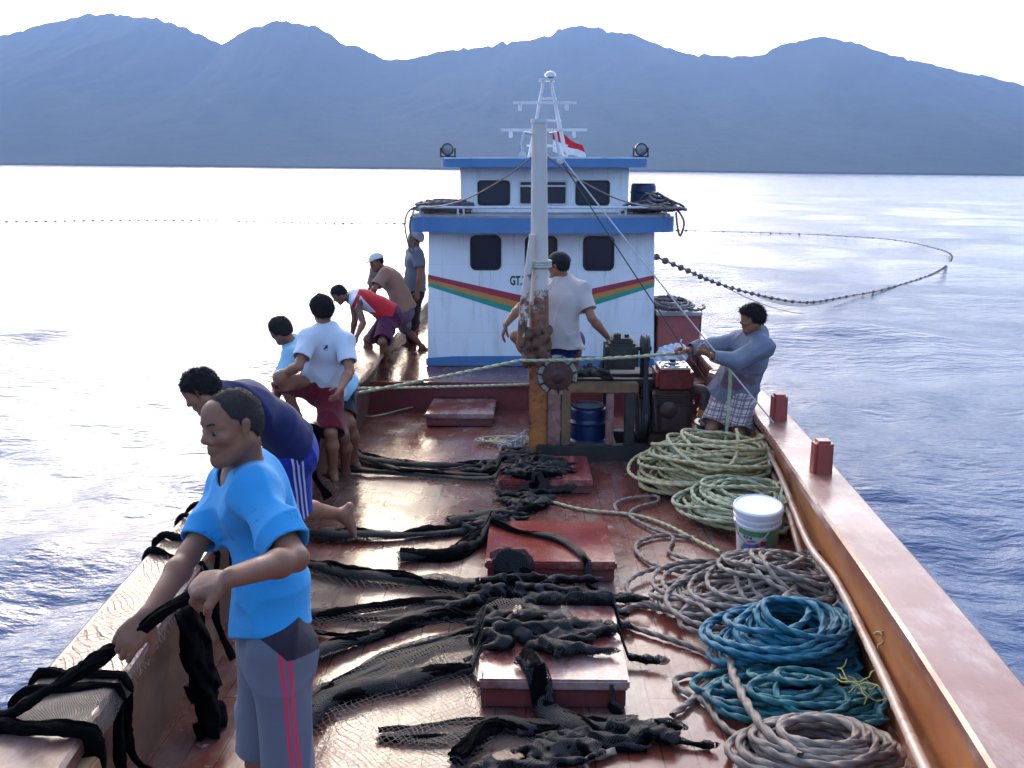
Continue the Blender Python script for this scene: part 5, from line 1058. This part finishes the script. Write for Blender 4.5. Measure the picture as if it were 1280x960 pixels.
def head_sdf(S, c, A, k=1.0, detail=True):
    def P(f, l, u): return np.asarray(c) + (A[0] * f + A[1] * l + A[2] * u) * k
    S.ell(P(-.008, 0, .026), A, (.092 * k, .0715 * k, .088 * k), .02); S.ell(P(.022, 0, -.034), A, (.067 * k, .055 * k, .084 * k), .03)
    for s in (-1, 1):
        S.cone(P(-.010, s * .052, -.045), P(.052, s * .020, -.090), .026 * k, .020 * k, .025); S.ball(P(.060, s * .041, -.018), .022 * k, .02)
        S.cone(P(.074, s * .014, .020), P(.060, s * .046, .018), .0135 * k, .012 * k, .012)
    S.ball(P(.067, 0, -.097), .024 * k, .02); S.ell(P(.060, 0, .045), A, (.026 * k, .050 * k, .04 * k), .03)
    if detail:
        for s in (-1, 1): S.ball(P(.094, s * .031, -.001), .0165 * k, .008, True)
        S.cone(P(.083, 0, .014), P(.101, 0, -.022), .0080 * k, .0135 * k, .008)
        for s in (-1, 1):
            S.ball(P(.090, s * .0145, -.029), .0105 * k, .006); S.cone(P(.082, s * .018, .0058), P(.074, s * .043, .0022), .0068 * k, .0058 * k, .006)
            S.cone(P(.081, s * .019, -.0102), P(.073, s * .042, -.0090), .0055 * k, .005 * k, .006)
            S.cone(P(.091, 0, -.0510), P(.078, s * .024, -.055), .0075 * k, .0045 * k, .004); S.cone(P(.089, 0, -.0650), P(.077, s * .021, -.061), .0085 * k, .005 * k, .004)
        S.cone(P(.099, -.020, -.0580), P(.099, .020, -.0580), .0040 * k, .0040 * k, .003, True)
    for s in (-1, 1):
        q = nrm(A[1] * s + A[0] * -.35); S.flat(P(-.006, s * .076, .014), P(.002, s * .071, -.022), .021 * k, .012 * k, q, .38, .006)
        if detail: S.ball(P(.0, s * .088, .006), .009 * k, .008, True)
def lock_dir(a, b): return nrm(np.asarray(b) - np.asarray(a))
def person(key, label, face, shirt, pants, skin=M_skin, hair=None, res=.008, hands={}, feet={}, sh_opt={}, pt_opt={}, spine=.03, head_up=None, hat=None, fat=1.0, hand_k=1.0, detail=False, head_k=.96):
    J = {a: np.array(b, float) for a, b in POSE[key].items() if a != 'S'}; S0 = POSE[key]['S']; k = S0 / 1.65
    up = nrm(J['neck'] - J['pel']); lf = nrm(nrm(J['shL'] - J['shR']) * .6 + nrm(J['hipL'] - J['hipR']) * .4); lf = nrm(lf - up * (lf @ up)); fr = np.cross(lf, up)
    lfs = nrm((J['shL'] - J['shR']) - up * ((J['shL'] - J['shR']) @ up)); frs = np.cross(lfs, up); lfh = nrm((J['hipL'] - J['hipR']) - up * ((J['hipL'] - J['hipR']) @ up)); frh = np.cross(lfh, up)
    A = ortho(face, head_up if head_up is not None else nrm(J['head'] - J['neck']) * .6 + np.array([0, 0, 1.]))
    base = (J['anL'] + J['anR']) / 2; fz = min(J['anL'][2], J['anR'][2]) - .08 * k
    root = empty("person", (float(base[0]), float(base[1]), float(fz)), label, "person", "crew hauling the net" )
    hd = J['head']; pel, neck = J['pel'], J['neck']; w1 = pel + up * .17 * k - fr * spine; ch = pel + up * .35 * k - fr * spine * 1.1; tr = pel + up * .46 * k - fr * spine * .5
    def torso(S, e=0.0, hem=0.0):
        f = fat
        S.flat(pel - up * .03, w1, (.150 + e) * k * f, (.128 + e) * k * f, frh, .74, .05); S.flat(w1, ch, (.128 + e) * k * f, (.150 + e) * k * f, fr, .72, .05); S.flat(ch, tr, (.150 + e) * k * f, (.115 + e) * k * f, frs, .70, .05)
        for s in 'LR':
            sh = J['sh' + s]; S.cone(neck + up * .03 * k, sh * .85 + neck * .15, (.042 + e * .6) * k, (.052 + e * .7) * k, .05); S.cone(tr - up * .02, sh, (.07 + e * .7) * k, (.056 + e * .7) * k, .05)
            S.ball(ch + up * .04 * k + (frs * .055 + lfs * (.065 if s == 'L' else -.065)) * k, (.062 + e) * k, .05)
    B = SDF(); torso(B)
    for s in 'LR':
        sh, el, wr = J['sh' + s], J['el' + s], J['wr' + s]; hp, kn, an = J['hip' + s], J['kn' + s], J['an' + s]
        B.ball(sh, .056 * k, .04); af = .5 + .5 * fat; B.cone(sh, el, .050 * k * af, .038 * k * af, .03); d = lock_dir(el, wr); m = el * .72 + wr * .28; B.cone(el, m, .036 * k * af, .041 * k * af, .02); B.cone(m, wr, .041 * k * af, .026 * k, .02)
        B.cone(hp, kn, .080 * k * min(1, fat + .06), .052 * k, .04); B.ball(kn, .052 * k, .03); kd = lock_dir(kn, an); fwd = feet.get(s, {}).get('f'); kb = nrm(kd - lock_dir(hp, kn)) * 0
        if fwd is None: fwd = frh * np.array([1, 1, 0]); 
        fwd = nrm(fwd); cb = -nrm(fwd - kd * (fwd @ kd)); m = kn * .68 + an * .32 + cb * .016 * k; B.cone(kn, m, .047 * k, .056 * k, .03); B.cone(m, an, .055 * k, .033 * k, .03)
        B.ball(hp - frh * .035 * k - up * .02, .072 * k * min(1, fat + .08), .04); foot_sdf(B, an, fwd, feet.get(s, {}).get('up', (0, 0, 1)), k)
        H = hands.get(s, {}); hdv = H.get('d', d); nn = H.get('n', -lf * (1 if s == 'L' else -1)); th = H.get('t', fr + np.array([0, 0, .3])); hand_sdf(B, wr + nrm(hdv) * .004, hdv, nn, th, k * hand_k * 1.02, H.get('curl', .4), H.get('spread', 0.), H.get('tc', .4))
    nb = hd - A[0] * .028 * k - A[2] * .055 * k; B.cone(nb, neck - up * .02, .048 * k, .056 * k, .03); k0 = k; k = k * head_k; head_sdf(B, hd, A, k, True)
    V, F = B.mesh(res); V = relax(V, F, 1, .35); obj_arr("body", V, F, skin, root)
    # eyes and brows
    if detail:
        for s in (-1, 1):
            c = hd + (A[0] * .0755 + A[1] * s * .0305 + A[2] * -.0020) * k
            E_ = SDF().ball(c, .0112 * k); V, F = E_.mesh(.0022); e = obj_arr("eye", V, F, D.materials.get("eye_white") or NT("eye_white").set((.20, .16, .14), .3), root)
            E_ = SDF().flat(c + A[0] * .0080 * k, c + A[0] * .0081 * k, .0078 * k, .0078 * k, A[0], .62); V, F = E_.mesh(.0015); obj_arr("iris", V, F, D.materials.get("dark_iris") or NT("dark_iris").set((.012, .008, .006), .15), e)
            E_ = SDF(); 
            for q in range(6): 
                t = q / 5; E_.cone(hd + (A[0] * (.0925 - .018 * t * t) + A[1] * s * (.013 + .034 * t) + A[2] * (.0235 + .006 * math.sin(t * 2.4))) * k, hd + (A[0] * (.0920 - .019 * (t + .15) ** 2) + A[1] * s * (.013 + .034 * (t + .15)) + A[2] * (.0232 + .006 * math.sin((t + .15) * 2.4))) * k, .0040 * k, .0030 * k, .003)
            V, F = E_.mesh(.002); obj_arr("eyebrow", V, F, M_hairs, root)
    # hair
    hh = dict(t=.012, line=((-.12, -.055), (-.05, -.045), (-.02, -.01), (.012, -.022), (.022, .03), (.05, .045), (.085, .068), (.12, .078)), mat=M_hair, bump=.004, wide=0.0)
    hh.update(hair or {}); xs_ = [q[0] * k for q in hh['line']]; ys_ = [q[1] * k for q in hh['line']]; c_ = hd.astype(np.float32); A_ = A.astype(np.float32)
    Hs = SDF(); t = hh['t']; Hs.ell(hd + (A[2] * .027 - A[0] * .009) * k, A, ((.093 + t) * k, (.073 + t + hh['wide']) * k, (.087 + t) * k), .02); Hs.ell(hd + (A[2] * -.004 - A[0] * .038) * k, A, ((.052 + t) * k, (.061 + t) * k, (.066 + t) * k), .02)
    if hh.get('fringe'): Hs.ell(hd + (A[2] * .078 + A[0] * .065) * k, A, (.035 * k, .055 * k, .026 * k), .03)
    def cutf(p):
        q = (p - c_) @ A_.T; lim = np.interp(q[..., 0], xs_, ys_); return (lim - q[..., 2]).astype(np.float32) * .85
    V, F = Hs.mesh(max(.0035, res * .6), shell=0, disp=lambda p: wav(p, [(70, 30, 40), (-40, 90, 60)], [hh['bump'] * .5, hh['bump'] * .35]), cuts=[cutf], extra=.01); V = V + RNG.normal(0, hh['bump'] * .22, V.shape)
    hr_ = obj_arr("hair", V, F, hh['mat'], root); W, G = fur(V, F, 9000 if detail else 2200, .005 if detail else hh.get('fur', .012), .0005 if detail else .0016, 3, .25, .6); obj_arr("hair_strands", W, G, hh['mat'], hr_, False)
    if hat: hat['f'](root, hd, A, k, res)
    k = k0
    # shirt
    ease = sh_opt.get('ease', .014); th = max(.010, res * 1.7); sl_f = sh_opt.get('sleeve', .62)
    S_ = SDF(); torso(S_, ease); S_.flat(w1 - up * .02, pel - up * sh_opt.get('hem', .06) * k, (.145 + ease) * k * fat, (.172 + ease + sh_opt.get('flare', .01)) * k * fat, frh, .84, .05)
    cuts = []; f32 = lambda v: np.asarray(v, np.float32)
    hemp = f32(pel - up * sh_opt.get('hem', .06) * k); upn = f32(nrm(up + sh_opt.get('hemtilt', np.zeros(3)))); cuts.append(lambda p: -((p - hemp) @ upn) + .004 * np.sin(p[..., 0] * 31 + p[..., 1] * 27))
    nk = f32(neck + up * (.035 if not sh_opt.get('collar') else .06) * k + frs * .02 * k); nr = .072 * k * sh_opt.get('neckr', 1.0); cuts.append(lambda p: nr - np.linalg.norm(p - nk, axis=-1))
    def tor(p): return np.minimum(np.minimum(sd_flat(p, ch, tr, (.150 + ease) * k * fat, (.10 + ease) * k * fat, frs, .70), sd_flat(p, w1, ch, (.128 + ease) * k * fat, (.150 + ease) * k * fat, fr, .72)), sd_flat(p, pel, w1, (.150 + ease) * k * fat, (.13 + ease) * k * fat, frh, .76))
    for s in 'LR':
        sh, el, wr = J['sh' + s], J['el' + s], J['wr' + s]; ad = lock_dir(sh, el)
        if sl_f <= 1:
            en_ = sh + (el - sh) * (sl_f + .03); S_.cone(sh, en_, (.059 * min(1, fat + .06) + ease * .5) * k, (.055 * min(1, fat + .06) + ease * .6 + sh_opt.get('slflare', .004)) * k, .04); pc = f32(sh + (el - sh) * sl_f); adn = f32(nrm(ad + np.array([0, 0, -.12])))
            if sl_f > .05: cuts.append(lambda p, pc=pc, adn=adn, sh=f32(sh), L=float(np.linalg.norm(el - sh)): np.where((np.linalg.norm(p - pc - adn * .045, axis=-1) < .105) & (tor(p) > .006), (p - pc) @ adn, -.05).astype(np.float32))
            else: cuts.append(lambda p, sh=f32(sh + ad * .01): (.078 * k - np.linalg.norm(p - sh, axis=-1)).astype(np.float32))
        else:
            S_.cone(sh, el, (.060 + ease * .7) * k, (.048 + ease * .6) * k, .03); S_.cone(el, el + (wr - el) * .90, (.048 + ease * .5) * k, (.034 + ease * .5) * k, .02)
            pc = f32(el + (wr - el) * .9); adn = f32(lock_dir(el, wr)); cuts.append(lambda p, pc=pc, adn=adn: np.where(np.linalg.norm(p - pc - adn * .045, axis=-1) < .09, (p - pc) @ adn, -.05).astype(np.float32))
    wr_a = sh_opt.get('wr', .004); c0 = f32(neck); vv = [up * 9 + fr * 14 + lf * 26, up * 22 - lf * 18 + fr * 10, up * 34 + lf * 9, lf * 46 + up * 12]
    V, F = S_.mesh(res * .95, shell=th, disp=lambda p: folds(p - c0, vv, [wr_a * 1.5, wr_a * 1.3, wr_a * .9, wr_a * .7], 1.3) , cuts=cuts, extra=.02)
    V = relax(V, F, 2, .45); obj_arr(sh_opt.get('name', "shirt"), V, F, shirt(root, J, up, fr, lf, k) if callable(shirt) else shirt, root)
    # shorts or trousers
    pe = pt_opt.get('ease', .016); Lf = pt_opt.get('len', .95); Ps = SDF(); Ps.flat(pel + up * .10 * k, pel - up * .04 * k, (.138 + pe * .4) * k * fat, (.152 + pe * .6) * k * fat, frh, .80, .05); pc_cuts = []
    for s in 'LR':
        hp, kn, an = J['hip' + s], J['kn' + s], J['an' + s]; td = lock_dir(hp, kn); hw = pt_opt.get('hem', .085)
        if Lf <= 1.2:
            endp = hp + (kn - hp) * (Lf + .02) if Lf <= 1 else kn + (an - kn) * (Lf - 1 + .02); Ps.ball(hp - frh * .035 * k, (.082 + pe) * k * min(1, fat + .10), .05); Ps.cone(hp, endp, (.084 + pe) * k * min(1, fat + .06), hw * k, .035); pc = f32(hp + (kn - hp) * Lf if Lf <= 1 else kn + (an - kn) * (Lf - 1)); tn = f32(td)
            pc_cuts.append(lambda p, pc=pc, tn=tn: np.where(np.linalg.norm(p - pc - tn * .055, axis=-1) < .15, (p - pc) @ tn, -.05).astype(np.float32))
        else:
            Ps.ball(hp - frh * .04 * k, (.086 + pe) * k, .05); Ps.cone(hp, kn, (.092 + pe) * k, (.062 + pe) * k, .04); e2 = kn + (an - kn) * (Lf - 1); Ps.cone(kn, e2, (.062 + pe) * k, hw * k, .03); pc = f32(kn + (an - kn) * (Lf - 1.03)); tn = f32(lock_dir(kn, an))
            pc_cuts.append(lambda p, pc=pc, tn=tn: np.where(np.linalg.norm(p - pc - tn * .06, axis=-1) < .13, (p - pc) @ tn, -.05).astype(np.float32))
    wa = pt_opt.get('wr', .005); vp = [lf * 30 + fr * 22 + up * 4, lf * -24 + fr * 33 + up * 7, up * 20 + lf * 12]; wp_ = f32(pel + up * .12 * k); upn2 = f32(up); pc_cuts.append(lambda p: (p - wp_) @ upn2)
    V, F = Ps.mesh(res, shell=th, disp=lambda p: folds(p - c0, vp, [wa * 1.3, wa * 1.2, wa * .8], .4), cuts=pc_cuts, extra=.02); V = relax(V, F, 2, .45)
    obj_arr(pt_opt.get('name', "shorts"), V, F, pants(root, J, up, fr, lf, k) if callable(pants) else pants, root)
    return root, J, up, fr, lf, k
def toloc(root, v): return np.asarray(v, float) - np.array(root.location)
def stripe_marks(spec):
    """stripes down the outside of a leg: (point, across direction, outward direction, offsets, half width, colour) in local space"""
    def f(m, col):
        for c, ac, out, offs, hw, colr in spec:
            x = m.math('SUBTRACT', m.dot(tuple(ac)), float(np.dot(c, ac))); side = m.math('GREATER_THAN', m.math('SUBTRACT', m.dot(tuple(out)), float(np.dot(c, out))), 0.01)
            for o in offs: col = m.mix(m.math('MULTIPLY', m.band(x, o, hw), side), col, colr)
        return col
    return f
def leg_stripes(side, offs, hw, colr):
    def g(root, J, up, fr, lf, k):
        hp, kn = J['hip' + side], J['kn' + side]; td = lock_dir(hp, kn); out = (lf if side == 'L' else -lf); out = nrm(out - td * (out @ td)); ac = nrm(np.cross(td, out)); return stripe_marks([(toloc(root, hp), ac, out, offs, hw, colr)])
    return g
def grip_dirs(wr, el, pole, down):
    """hand direction and palm normal for closing the fingers round a rope with direction pole"""
    f = lock_dir(el, wr); p = nrm(pole); d = nrm(f - .75 * (f @ p) * p); n = nrm(np.cross(d, p)); n = n if n @ np.asarray(down) > 0 else -n; t = p if p @ np.array([0, 0, 1.]) > -.2 else -p; return d, n

# 1 the near man in the bright blue tee
P0 = POSE['cyan']; pole_dir = np.array([-1.82, 2.79, -1.72]) - np.array([-.92, 2.30, -1.06])
d_, n_ = grip_dirs(P0['wrL'], P0['elL'], pole_dir, (0, -.3, -1)); d_ = nrm(np.array([-.93, .12, -.30])); n_ = nrm(np.array([.25, .35, -.9]))
def cy_pants(root, J, up, fr, lf, k):
    f1 = leg_stripes('L', (-.010, .012), .0065, (.62, .05, .10))(root, J, up, fr, lf, k); f2 = leg_stripes('L', (.001,), .0045, (.16, .13, .17))(root, J, up, fr, lf, k)
    def f3(m, col):   # dark panel below the waist on the near side
        c = toloc(root, J['hipL'] + up * .02); x = m.math('ADD', m.math('SUBTRACT', m.dot(tuple(fr)), float(np.dot(c, fr))), m.math('MULTIPLY', m.math('SUBTRACT', m.dot(tuple(up)), float(np.dot(c, up))), -.75))
        y = m.math('SUBTRACT', m.dot(tuple(up)), float(np.dot(c, up))); side = m.math('GREATER_THAN', m.math('SUBTRACT', m.dot(tuple(lf)), float(np.dot(c, lf))), 0.0)
        return m.mix(m.math('MULTIPLY', m.math('MULTIPLY', m.math('LESS_THAN', x, .03), m.math('GREATER_THAN', y, -.045)), side), col, (.03, .02, .03))
    return mat_cloth("grey_shorts_cloth", (.155, .155, .19), (.12, .12, .155), [f1, f2, f3])
def cy_shirt(root, J, up, fr, lf, k):
    def f(m, col):   # faint worn print on the chest
        c = toloc(root, J['pel'] + up * .34 * k + fr * .1); y = m.math('SUBTRACT', m.dot(tuple(up)), float(np.dot(c, up))); x = m.math('SUBTRACT', m.dot(tuple(lf)), float(np.dot(c, lf)))
        fr_ = m.math('GREATER_THAN', m.math('SUBTRACT', m.dot(tuple(fr)), float(np.dot(c, fr))), -.08); n1 = m.ramp(m.noise(34, 5, .8), [(.50, 0.), (.58, 1.)])
        return m.mix(m.math('MULTIPLY', m.math('MULTIPLY', m.math('MULTIPLY', m.band(y, 0, .022), m.band(x, 0, .085)), fr_), m.math('MULTIPLY', n1, .55)), col, (.02, .12, .30))
    return mat_cloth("bright_blue_tee_cloth", (.035, .32, .64), (.03, .27, .58), [f])
person('cyan', "nearest man in bright blue t-shirt and grey shorts holding a black net bundle", (-.67, -.74, -.06), cy_shirt, cy_pants, mat_skin('tanned_skin', (.27, .118, .066)), res=.0048, detail=True,
       hair=dict(t=.005, line=((-.12, -.045), (-.06, -.045), (-.03, -.012), (.006, -.02), (.014, .028), (.036, .040), (.050, .062), (.075, .072), (.10, .080)), mat=M_hairs, bump=.0022),
       hands={'L': dict(d=d_, n=n_, t=(-.2, -.9, .3), curl=1.05, tc=1.0), 'R': dict(d=(-.55, -.25, -.65), n=(-.3, .55, -.6), t=(.2, -.7, .2), curl=.38, spread=.10, tc=.2)},
       feet={'L': dict(f=(-.8, -.6, 0)), 'R': dict(f=(-.9, -.3, 0))}, sh_opt=dict(ease=.014, sleeve=.80, hem=-.035, flare=-.006, slflare=-.003, wr=.0065, neckr=1.05), pt_opt=dict(ease=.010, len=.92, hem=.077, wr=.007), fat=.77, head_up=(-.06, .05, 1), head_k=.92)
hold = strand([(-.985, 2.34, -1.065), (-1.02, 2.36, -1.10), (-1.25, 2.50, -1.29), (-1.5, 2.62, -1.49), (-1.80, 2.76, zcap(2.8) + .04), (-1.93, 2.82, zcap(2.8) - .03), (-1.98, 2.84, -2.2), (-1.9, 2.85, -3.0), (-1.8, 2.9, -3.75)], .020, seed=90, wob=.25)
obj_arr("held_net_bundle", hold[0], hold[1], M_net, net)
# 2 navy shirt, bent over the rail
person('navy', "man in a navy shirt and blue shorts bent over the left rail, one foot raised", (-.82, -.15, -.55), mat_cloth("navy_tee_cloth", (.018, .022, .10), (.014, .017, .075)),
       lambda root, J, up, fr, lf, k: mat_cloth("royal_blue_shorts_cloth", (.022, .035, .36), (.018, .03, .30), [leg_stripes('L', (-.035, -.008, .019), .006, (.62, .62, .75))(root, J, up, fr, lf, k)]), M_skin, res=.007, head_up=(-.6, -.05, .8),
       hair=dict(t=.014, bump=.006, fur=.026), feet={'L': dict(f=(.12, -.2, -.95), up=(-.9, -.4, .1)), 'R': dict(f=(-1, -.1, 0))}, sh_opt=dict(ease=.016, sleeve=.75, hem=.03), pt_opt=dict(ease=.016, len=.96, hem=.092), spine=.06, fat=.92)
# 3 pale blue shirt
person('sky', "man in a pale sky blue shirt leaning out beyond the man in white", (-.85, .35, -.28), mat_cloth("pale_blue_shirt_cloth", (.33, .60, .74), (.30, .54, .70)), mat_cloth("black_shorts_cloth", (.02, .02, .03)), M_skin2, res=.009,
       hair=dict(t=.014), sh_opt=dict(ease=.02, sleeve=.7, hem=.10, flare=.03), pt_opt=dict(len=.85), feet={'L': dict(f=(-1, .2, 0)), 'R': dict(f=(-1, .2, 0))}, spine=.05)
# 4 white tee, foot up on the rail
def wt_shirt(root, J, up, fr, lf, k):
    def f(m, col):
        c = toloc(root, J['neck'] - up * .05 * k); y = m.math('SUBTRACT', m.dot(tuple(up)), float(np.dot(c, up))); x = m.math('SUBTRACT', m.dot(tuple(lf)), float(np.dot(c, lf))); bk_ = m.math('LESS_THAN', m.math('SUBTRACT', m.dot(tuple(fr)), float(np.dot(c, fr))), .02)
        return m.mix(m.math('MULTIPLY', m.math('MULTIPLY', m.math('MULTIPLY', m.band(y, -.01, .022), m.band(x, 0, .02)), bk_), m.ramp(m.noise(60, 3), [(.46, 0.), (.5, 1.)])), col, (.03, .05, .10))
    return mat_cloth("white_tee_cloth", (.68, .70, .76), (.64, .66, .72), [f])
person('white', "man in a white t-shirt and dark red shorts, one foot on the left rail", (-.62, .78, -.05), wt_shirt, mat_cloth("crimson_shorts_cloth", (.16, .008, .02), (.13, .006, .016)), M_skin, res=.008,
       hair=dict(t=.020, bump=.006, wide=.004, fur=.024, line=((-.14, -.075), (-.05, -.06), (-.01, -.03), (.02, -.02), (.03, .03), (.085, .055), (.12, .06))),
       hands={'L': dict(d=(-.5, .1, -.6), n=(0, .3, -1), curl=.5)}, feet={'L': dict(f=(-.9, .3, -.05)), 'R': dict(f=(-.5, .85, 0))}, sh_opt=dict(ease=.024, sleeve=.7, hem=.06, flare=.015), pt_opt=dict(ease=.026, len=1.02, hem=.105))
# 5 red vest
def rv_shirt(root, J, up, fr, lf, k):
    def f(m, col):
        c = toloc(root, J['pel'] + up * .33 * k); y = m.math('SUBTRACT', m.dot(tuple(up)), float(np.dot(c, up))); x = m.math('SUBTRACT', m.dot(tuple(fr)), float(np.dot(c, fr)))
        tri = m.math('MULTIPLY', m.math('LESS_THAN', m.math('ABSOLUTE', m.math('SUBTRACT', x, .02)), m.math('MULTIPLY', m.math('SUBTRACT', y, -.16), .42)), m.math('LESS_THAN', y, .10))
        col = m.mix(tri, col, (.70, .68, .74)); return m.mix(m.math('GREATER_THAN', y, .145), col, (.70, .68, .72))
    return mat_cloth("red_vest_cloth", (.62, .025, .03), (.55, .02, .025), [f])
person('redvest', "man in a red and white sleeveless vest bending forward on the raised deck", (-.75, -.15, -.62), rv_shirt, mat_cloth("plum_shorts_cloth", (.10, .012, .05), (.08, .01, .04)), M_skin2, res=.010,
       hair=dict(t=.015), head_up=(-.5, 0, .8), sh_opt=dict(ease=.016, sleeve=.02, hem=.04, name="vest"), pt_opt=dict(ease=.03, len=.98, hem=.11), feet={'L': dict(f=(-1, -.2, 0)), 'R': dict(f=(-1, -.1, 0))}, spine=.05)
# 6 tan shirt, white cap
def cap_hat(c, brim=.055, back=False, mat=None, peak=1.0):
    m_ = mat or mat_cloth("cap_cloth_" + str(int(c[0] * 100)), c)
    def f(root, hd, A, k, res):
        S_ = SDF(); S_.ell(hd + (A[2] * .035 - A[0] * .012) * k, A, (.112 * k, .092 * k, .098 * k * peak), .01); lim = np.float32; c_ = hd.astype(np.float32); A_ = A.astype(np.float32)
        V, F = S_.mesh(.005, cuts=[lambda p: ((.045 * k - (p - c_) @ A_[2]) - .10 * ((p - c_) @ A_[0] * -1)).astype(np.float32)], extra=.01); cp = obj_arr("cap", V, F, m_, root)
        S_ = SDF(); S_.flat(hd + (A[2] * .048 + A[0] * .075) * k, hd + (A[2] * .040 + A[0] * (.10 + brim)) * k, .075 * k, .058 * k, A[2], .10, .01); V, F = S_.mesh(.005); obj_arr("brim", V, F, m_, cp)
    return dict(f=f, nohair=False)
person('tan', "man in a white cap and tan shirt stooping on the raised deck", (-.80, -.50, -.28), mat_cloth("tan_shirt_cloth", (.36, .21, .16), (.26, .15, .09)), mat_cloth("faded_blue_shorts_cloth", (.16, .17, .24)), M_skin2, res=.010,
       hat=cap_hat((.72, .70, .72)), hair=dict(t=.006), sh_opt=dict(ease=.028, sleeve=.8, hem=.06, flare=.02), pt_opt=dict(len=.9), feet={'L': dict(f=(-.7, -.5, -.3)), 'R': dict(f=(-1, 0, 0))}, spine=.05)
# 7 standing with a striped head scarf
def scarf(root, hd, A, k, res):
    m = NT("striped_scarf_cloth"); x = m.math('FRACT', m.math('MULTIPLY', m.dot(tuple(nrm(A[2] * .8 + A[0] * .6))), 38)); m_ = m.set(m.mix(m.math('LESS_THAN', x, .5), (.62, .60, .62), (.05, .05, .07)), .85)
    S_ = SDF(); S_.ell(hd + (A[2] * .040 - A[0] * .028) * k, A, (.118 * k, .096 * k, .090 * k), .02); S_.ell(hd + (-A[2] * .005 - A[0] * .09) * k, A, (.05 * k, .05 * k, .055 * k), .04)
    c_ = hd.astype(np.float32); A_ = A.astype(np.float32); V, F = S_.mesh(.006, disp=lambda p: wav(p, [(60, 30, 90), (90, -60, 40)], [.003, .002]), cuts=[lambda p: (.035 * k - (p - c_) @ A_[2] - np.maximum(0, -((p - c_) @ A_[0])) * .9).astype(np.float32)], extra=.01); obj_arr("head_scarf", V, F, m_, root)
person('stand', "man in grey t-shirt and striped head scarf standing beside the cabin", (-1, .05, -.05), mat_cloth("grey_tee_cloth", (.15, .17, .22), (.11, .13, .17)), mat_cloth("dark_trousers_cloth", (.03, .022, .03)), M_skin2, res=.010,
       hat=dict(f=scarf), hair=dict(t=.006), sh_opt=dict(ease=.02, sleeve=.7, hem=.03), pt_opt=dict(ease=.008, len=1.9, hem=.055, name="trousers"), feet={'L': dict(f=(-1, -.1, 0)), 'R': dict(f=(-1, .1, 0))}, spine=.015)
# 8 seated behind the mast
person('seat', "man in a cream t-shirt and black cap seated on the winch frame behind the mast", (-.88, .42, -.05), mat_cloth("cream_tee_cloth", (.58, .49, .46), (.53, .44, .41)), mat_cloth("navy_sport_shorts_cloth", (.02, .02, .14), (.015, .015, .10)), M_skin, res=.007, detail=False,
       hat=cap_hat((.016, .015, .02), .03), hair=dict(t=.009, line=((-.14, -.05), (-.05, -.04), (-.01, -.01), (.014, -.018), (.03, .03), (.12, .06))), hands={'L': dict(d=(-.25, -.1, -.9), n=(.8, 0, -.1), curl=.35, tc=.3), 'R': dict(d=(.75, .1, -.5), n=(0, .1, -1), curl=.5)},
       feet={'L': dict(f=(-.3, .9, 0)), 'R': dict(f=(.3, .9, 0))}, sh_opt=dict(ease=.028, sleeve=.7, hem=.05, flare=.02, wr=.006), pt_opt=dict(ease=.02, len=.75, hem=.1), spine=.07)
# 9 pulling the rope on the right
rope_d = np.array([1.47, .1 * 0 - .2, .06])
PR = POSE['right']; dL = nrm(np.array([-.80, -.1, .35])); dR = nrm(np.array([-.85, -.15, .2]))
person('right', "man in a blue-grey long sleeved jacket and plaid shorts leaning back to pull a rope", (-.96, -.10, -.16), mat_cloth("washed_denim_jacket_cloth", (.20, .21, .26), (.14, .15, .20), [lambda m, col: m.mix(m.math('MULTIPLY', m.ramp(m.noise(5.5, 3), [(.52, 0.), (.55, 1.)]), m.math('LESS_THAN', m.dot((0, 0, 1)), .98)), col, (.16, .09, .12))]),
       lambda root, J, up, fr, lf, k: mat_cloth("plaid_shorts_cloth", (.62, .52, .46), (.56, .46, .42), plaid=(nrm(np.array([0, 0, 1.]) + up * .2), nrm(np.cross(np.array([0, 0, 1.]), [.55, .83, 0])), (.20, .11, .15), (.05, .04, .07))), M_skin, res=.007,
       hair=dict(t=.018, bump=.006, fringe=True, fur=.034), hands={'L': dict(d=dL, n=(0, .4, .8), t=(-.2, -1, .2), curl=1.0, tc=.9), 'R': dict(d=dR, n=(0, -.4, -.9), t=(-.2, -.6, .6), curl=1.0, tc=.9)},
       feet={'L': dict(f=(-.95, -.2, 0)), 'R': dict(f=(-1, .1, 0))}, sh_opt=dict(ease=.030, sleeve=2, hem=.10, flare=.03, name="jacket", wr=.007), pt_opt=dict(ease=.03, len=.9, hem=.115), spine=.0)
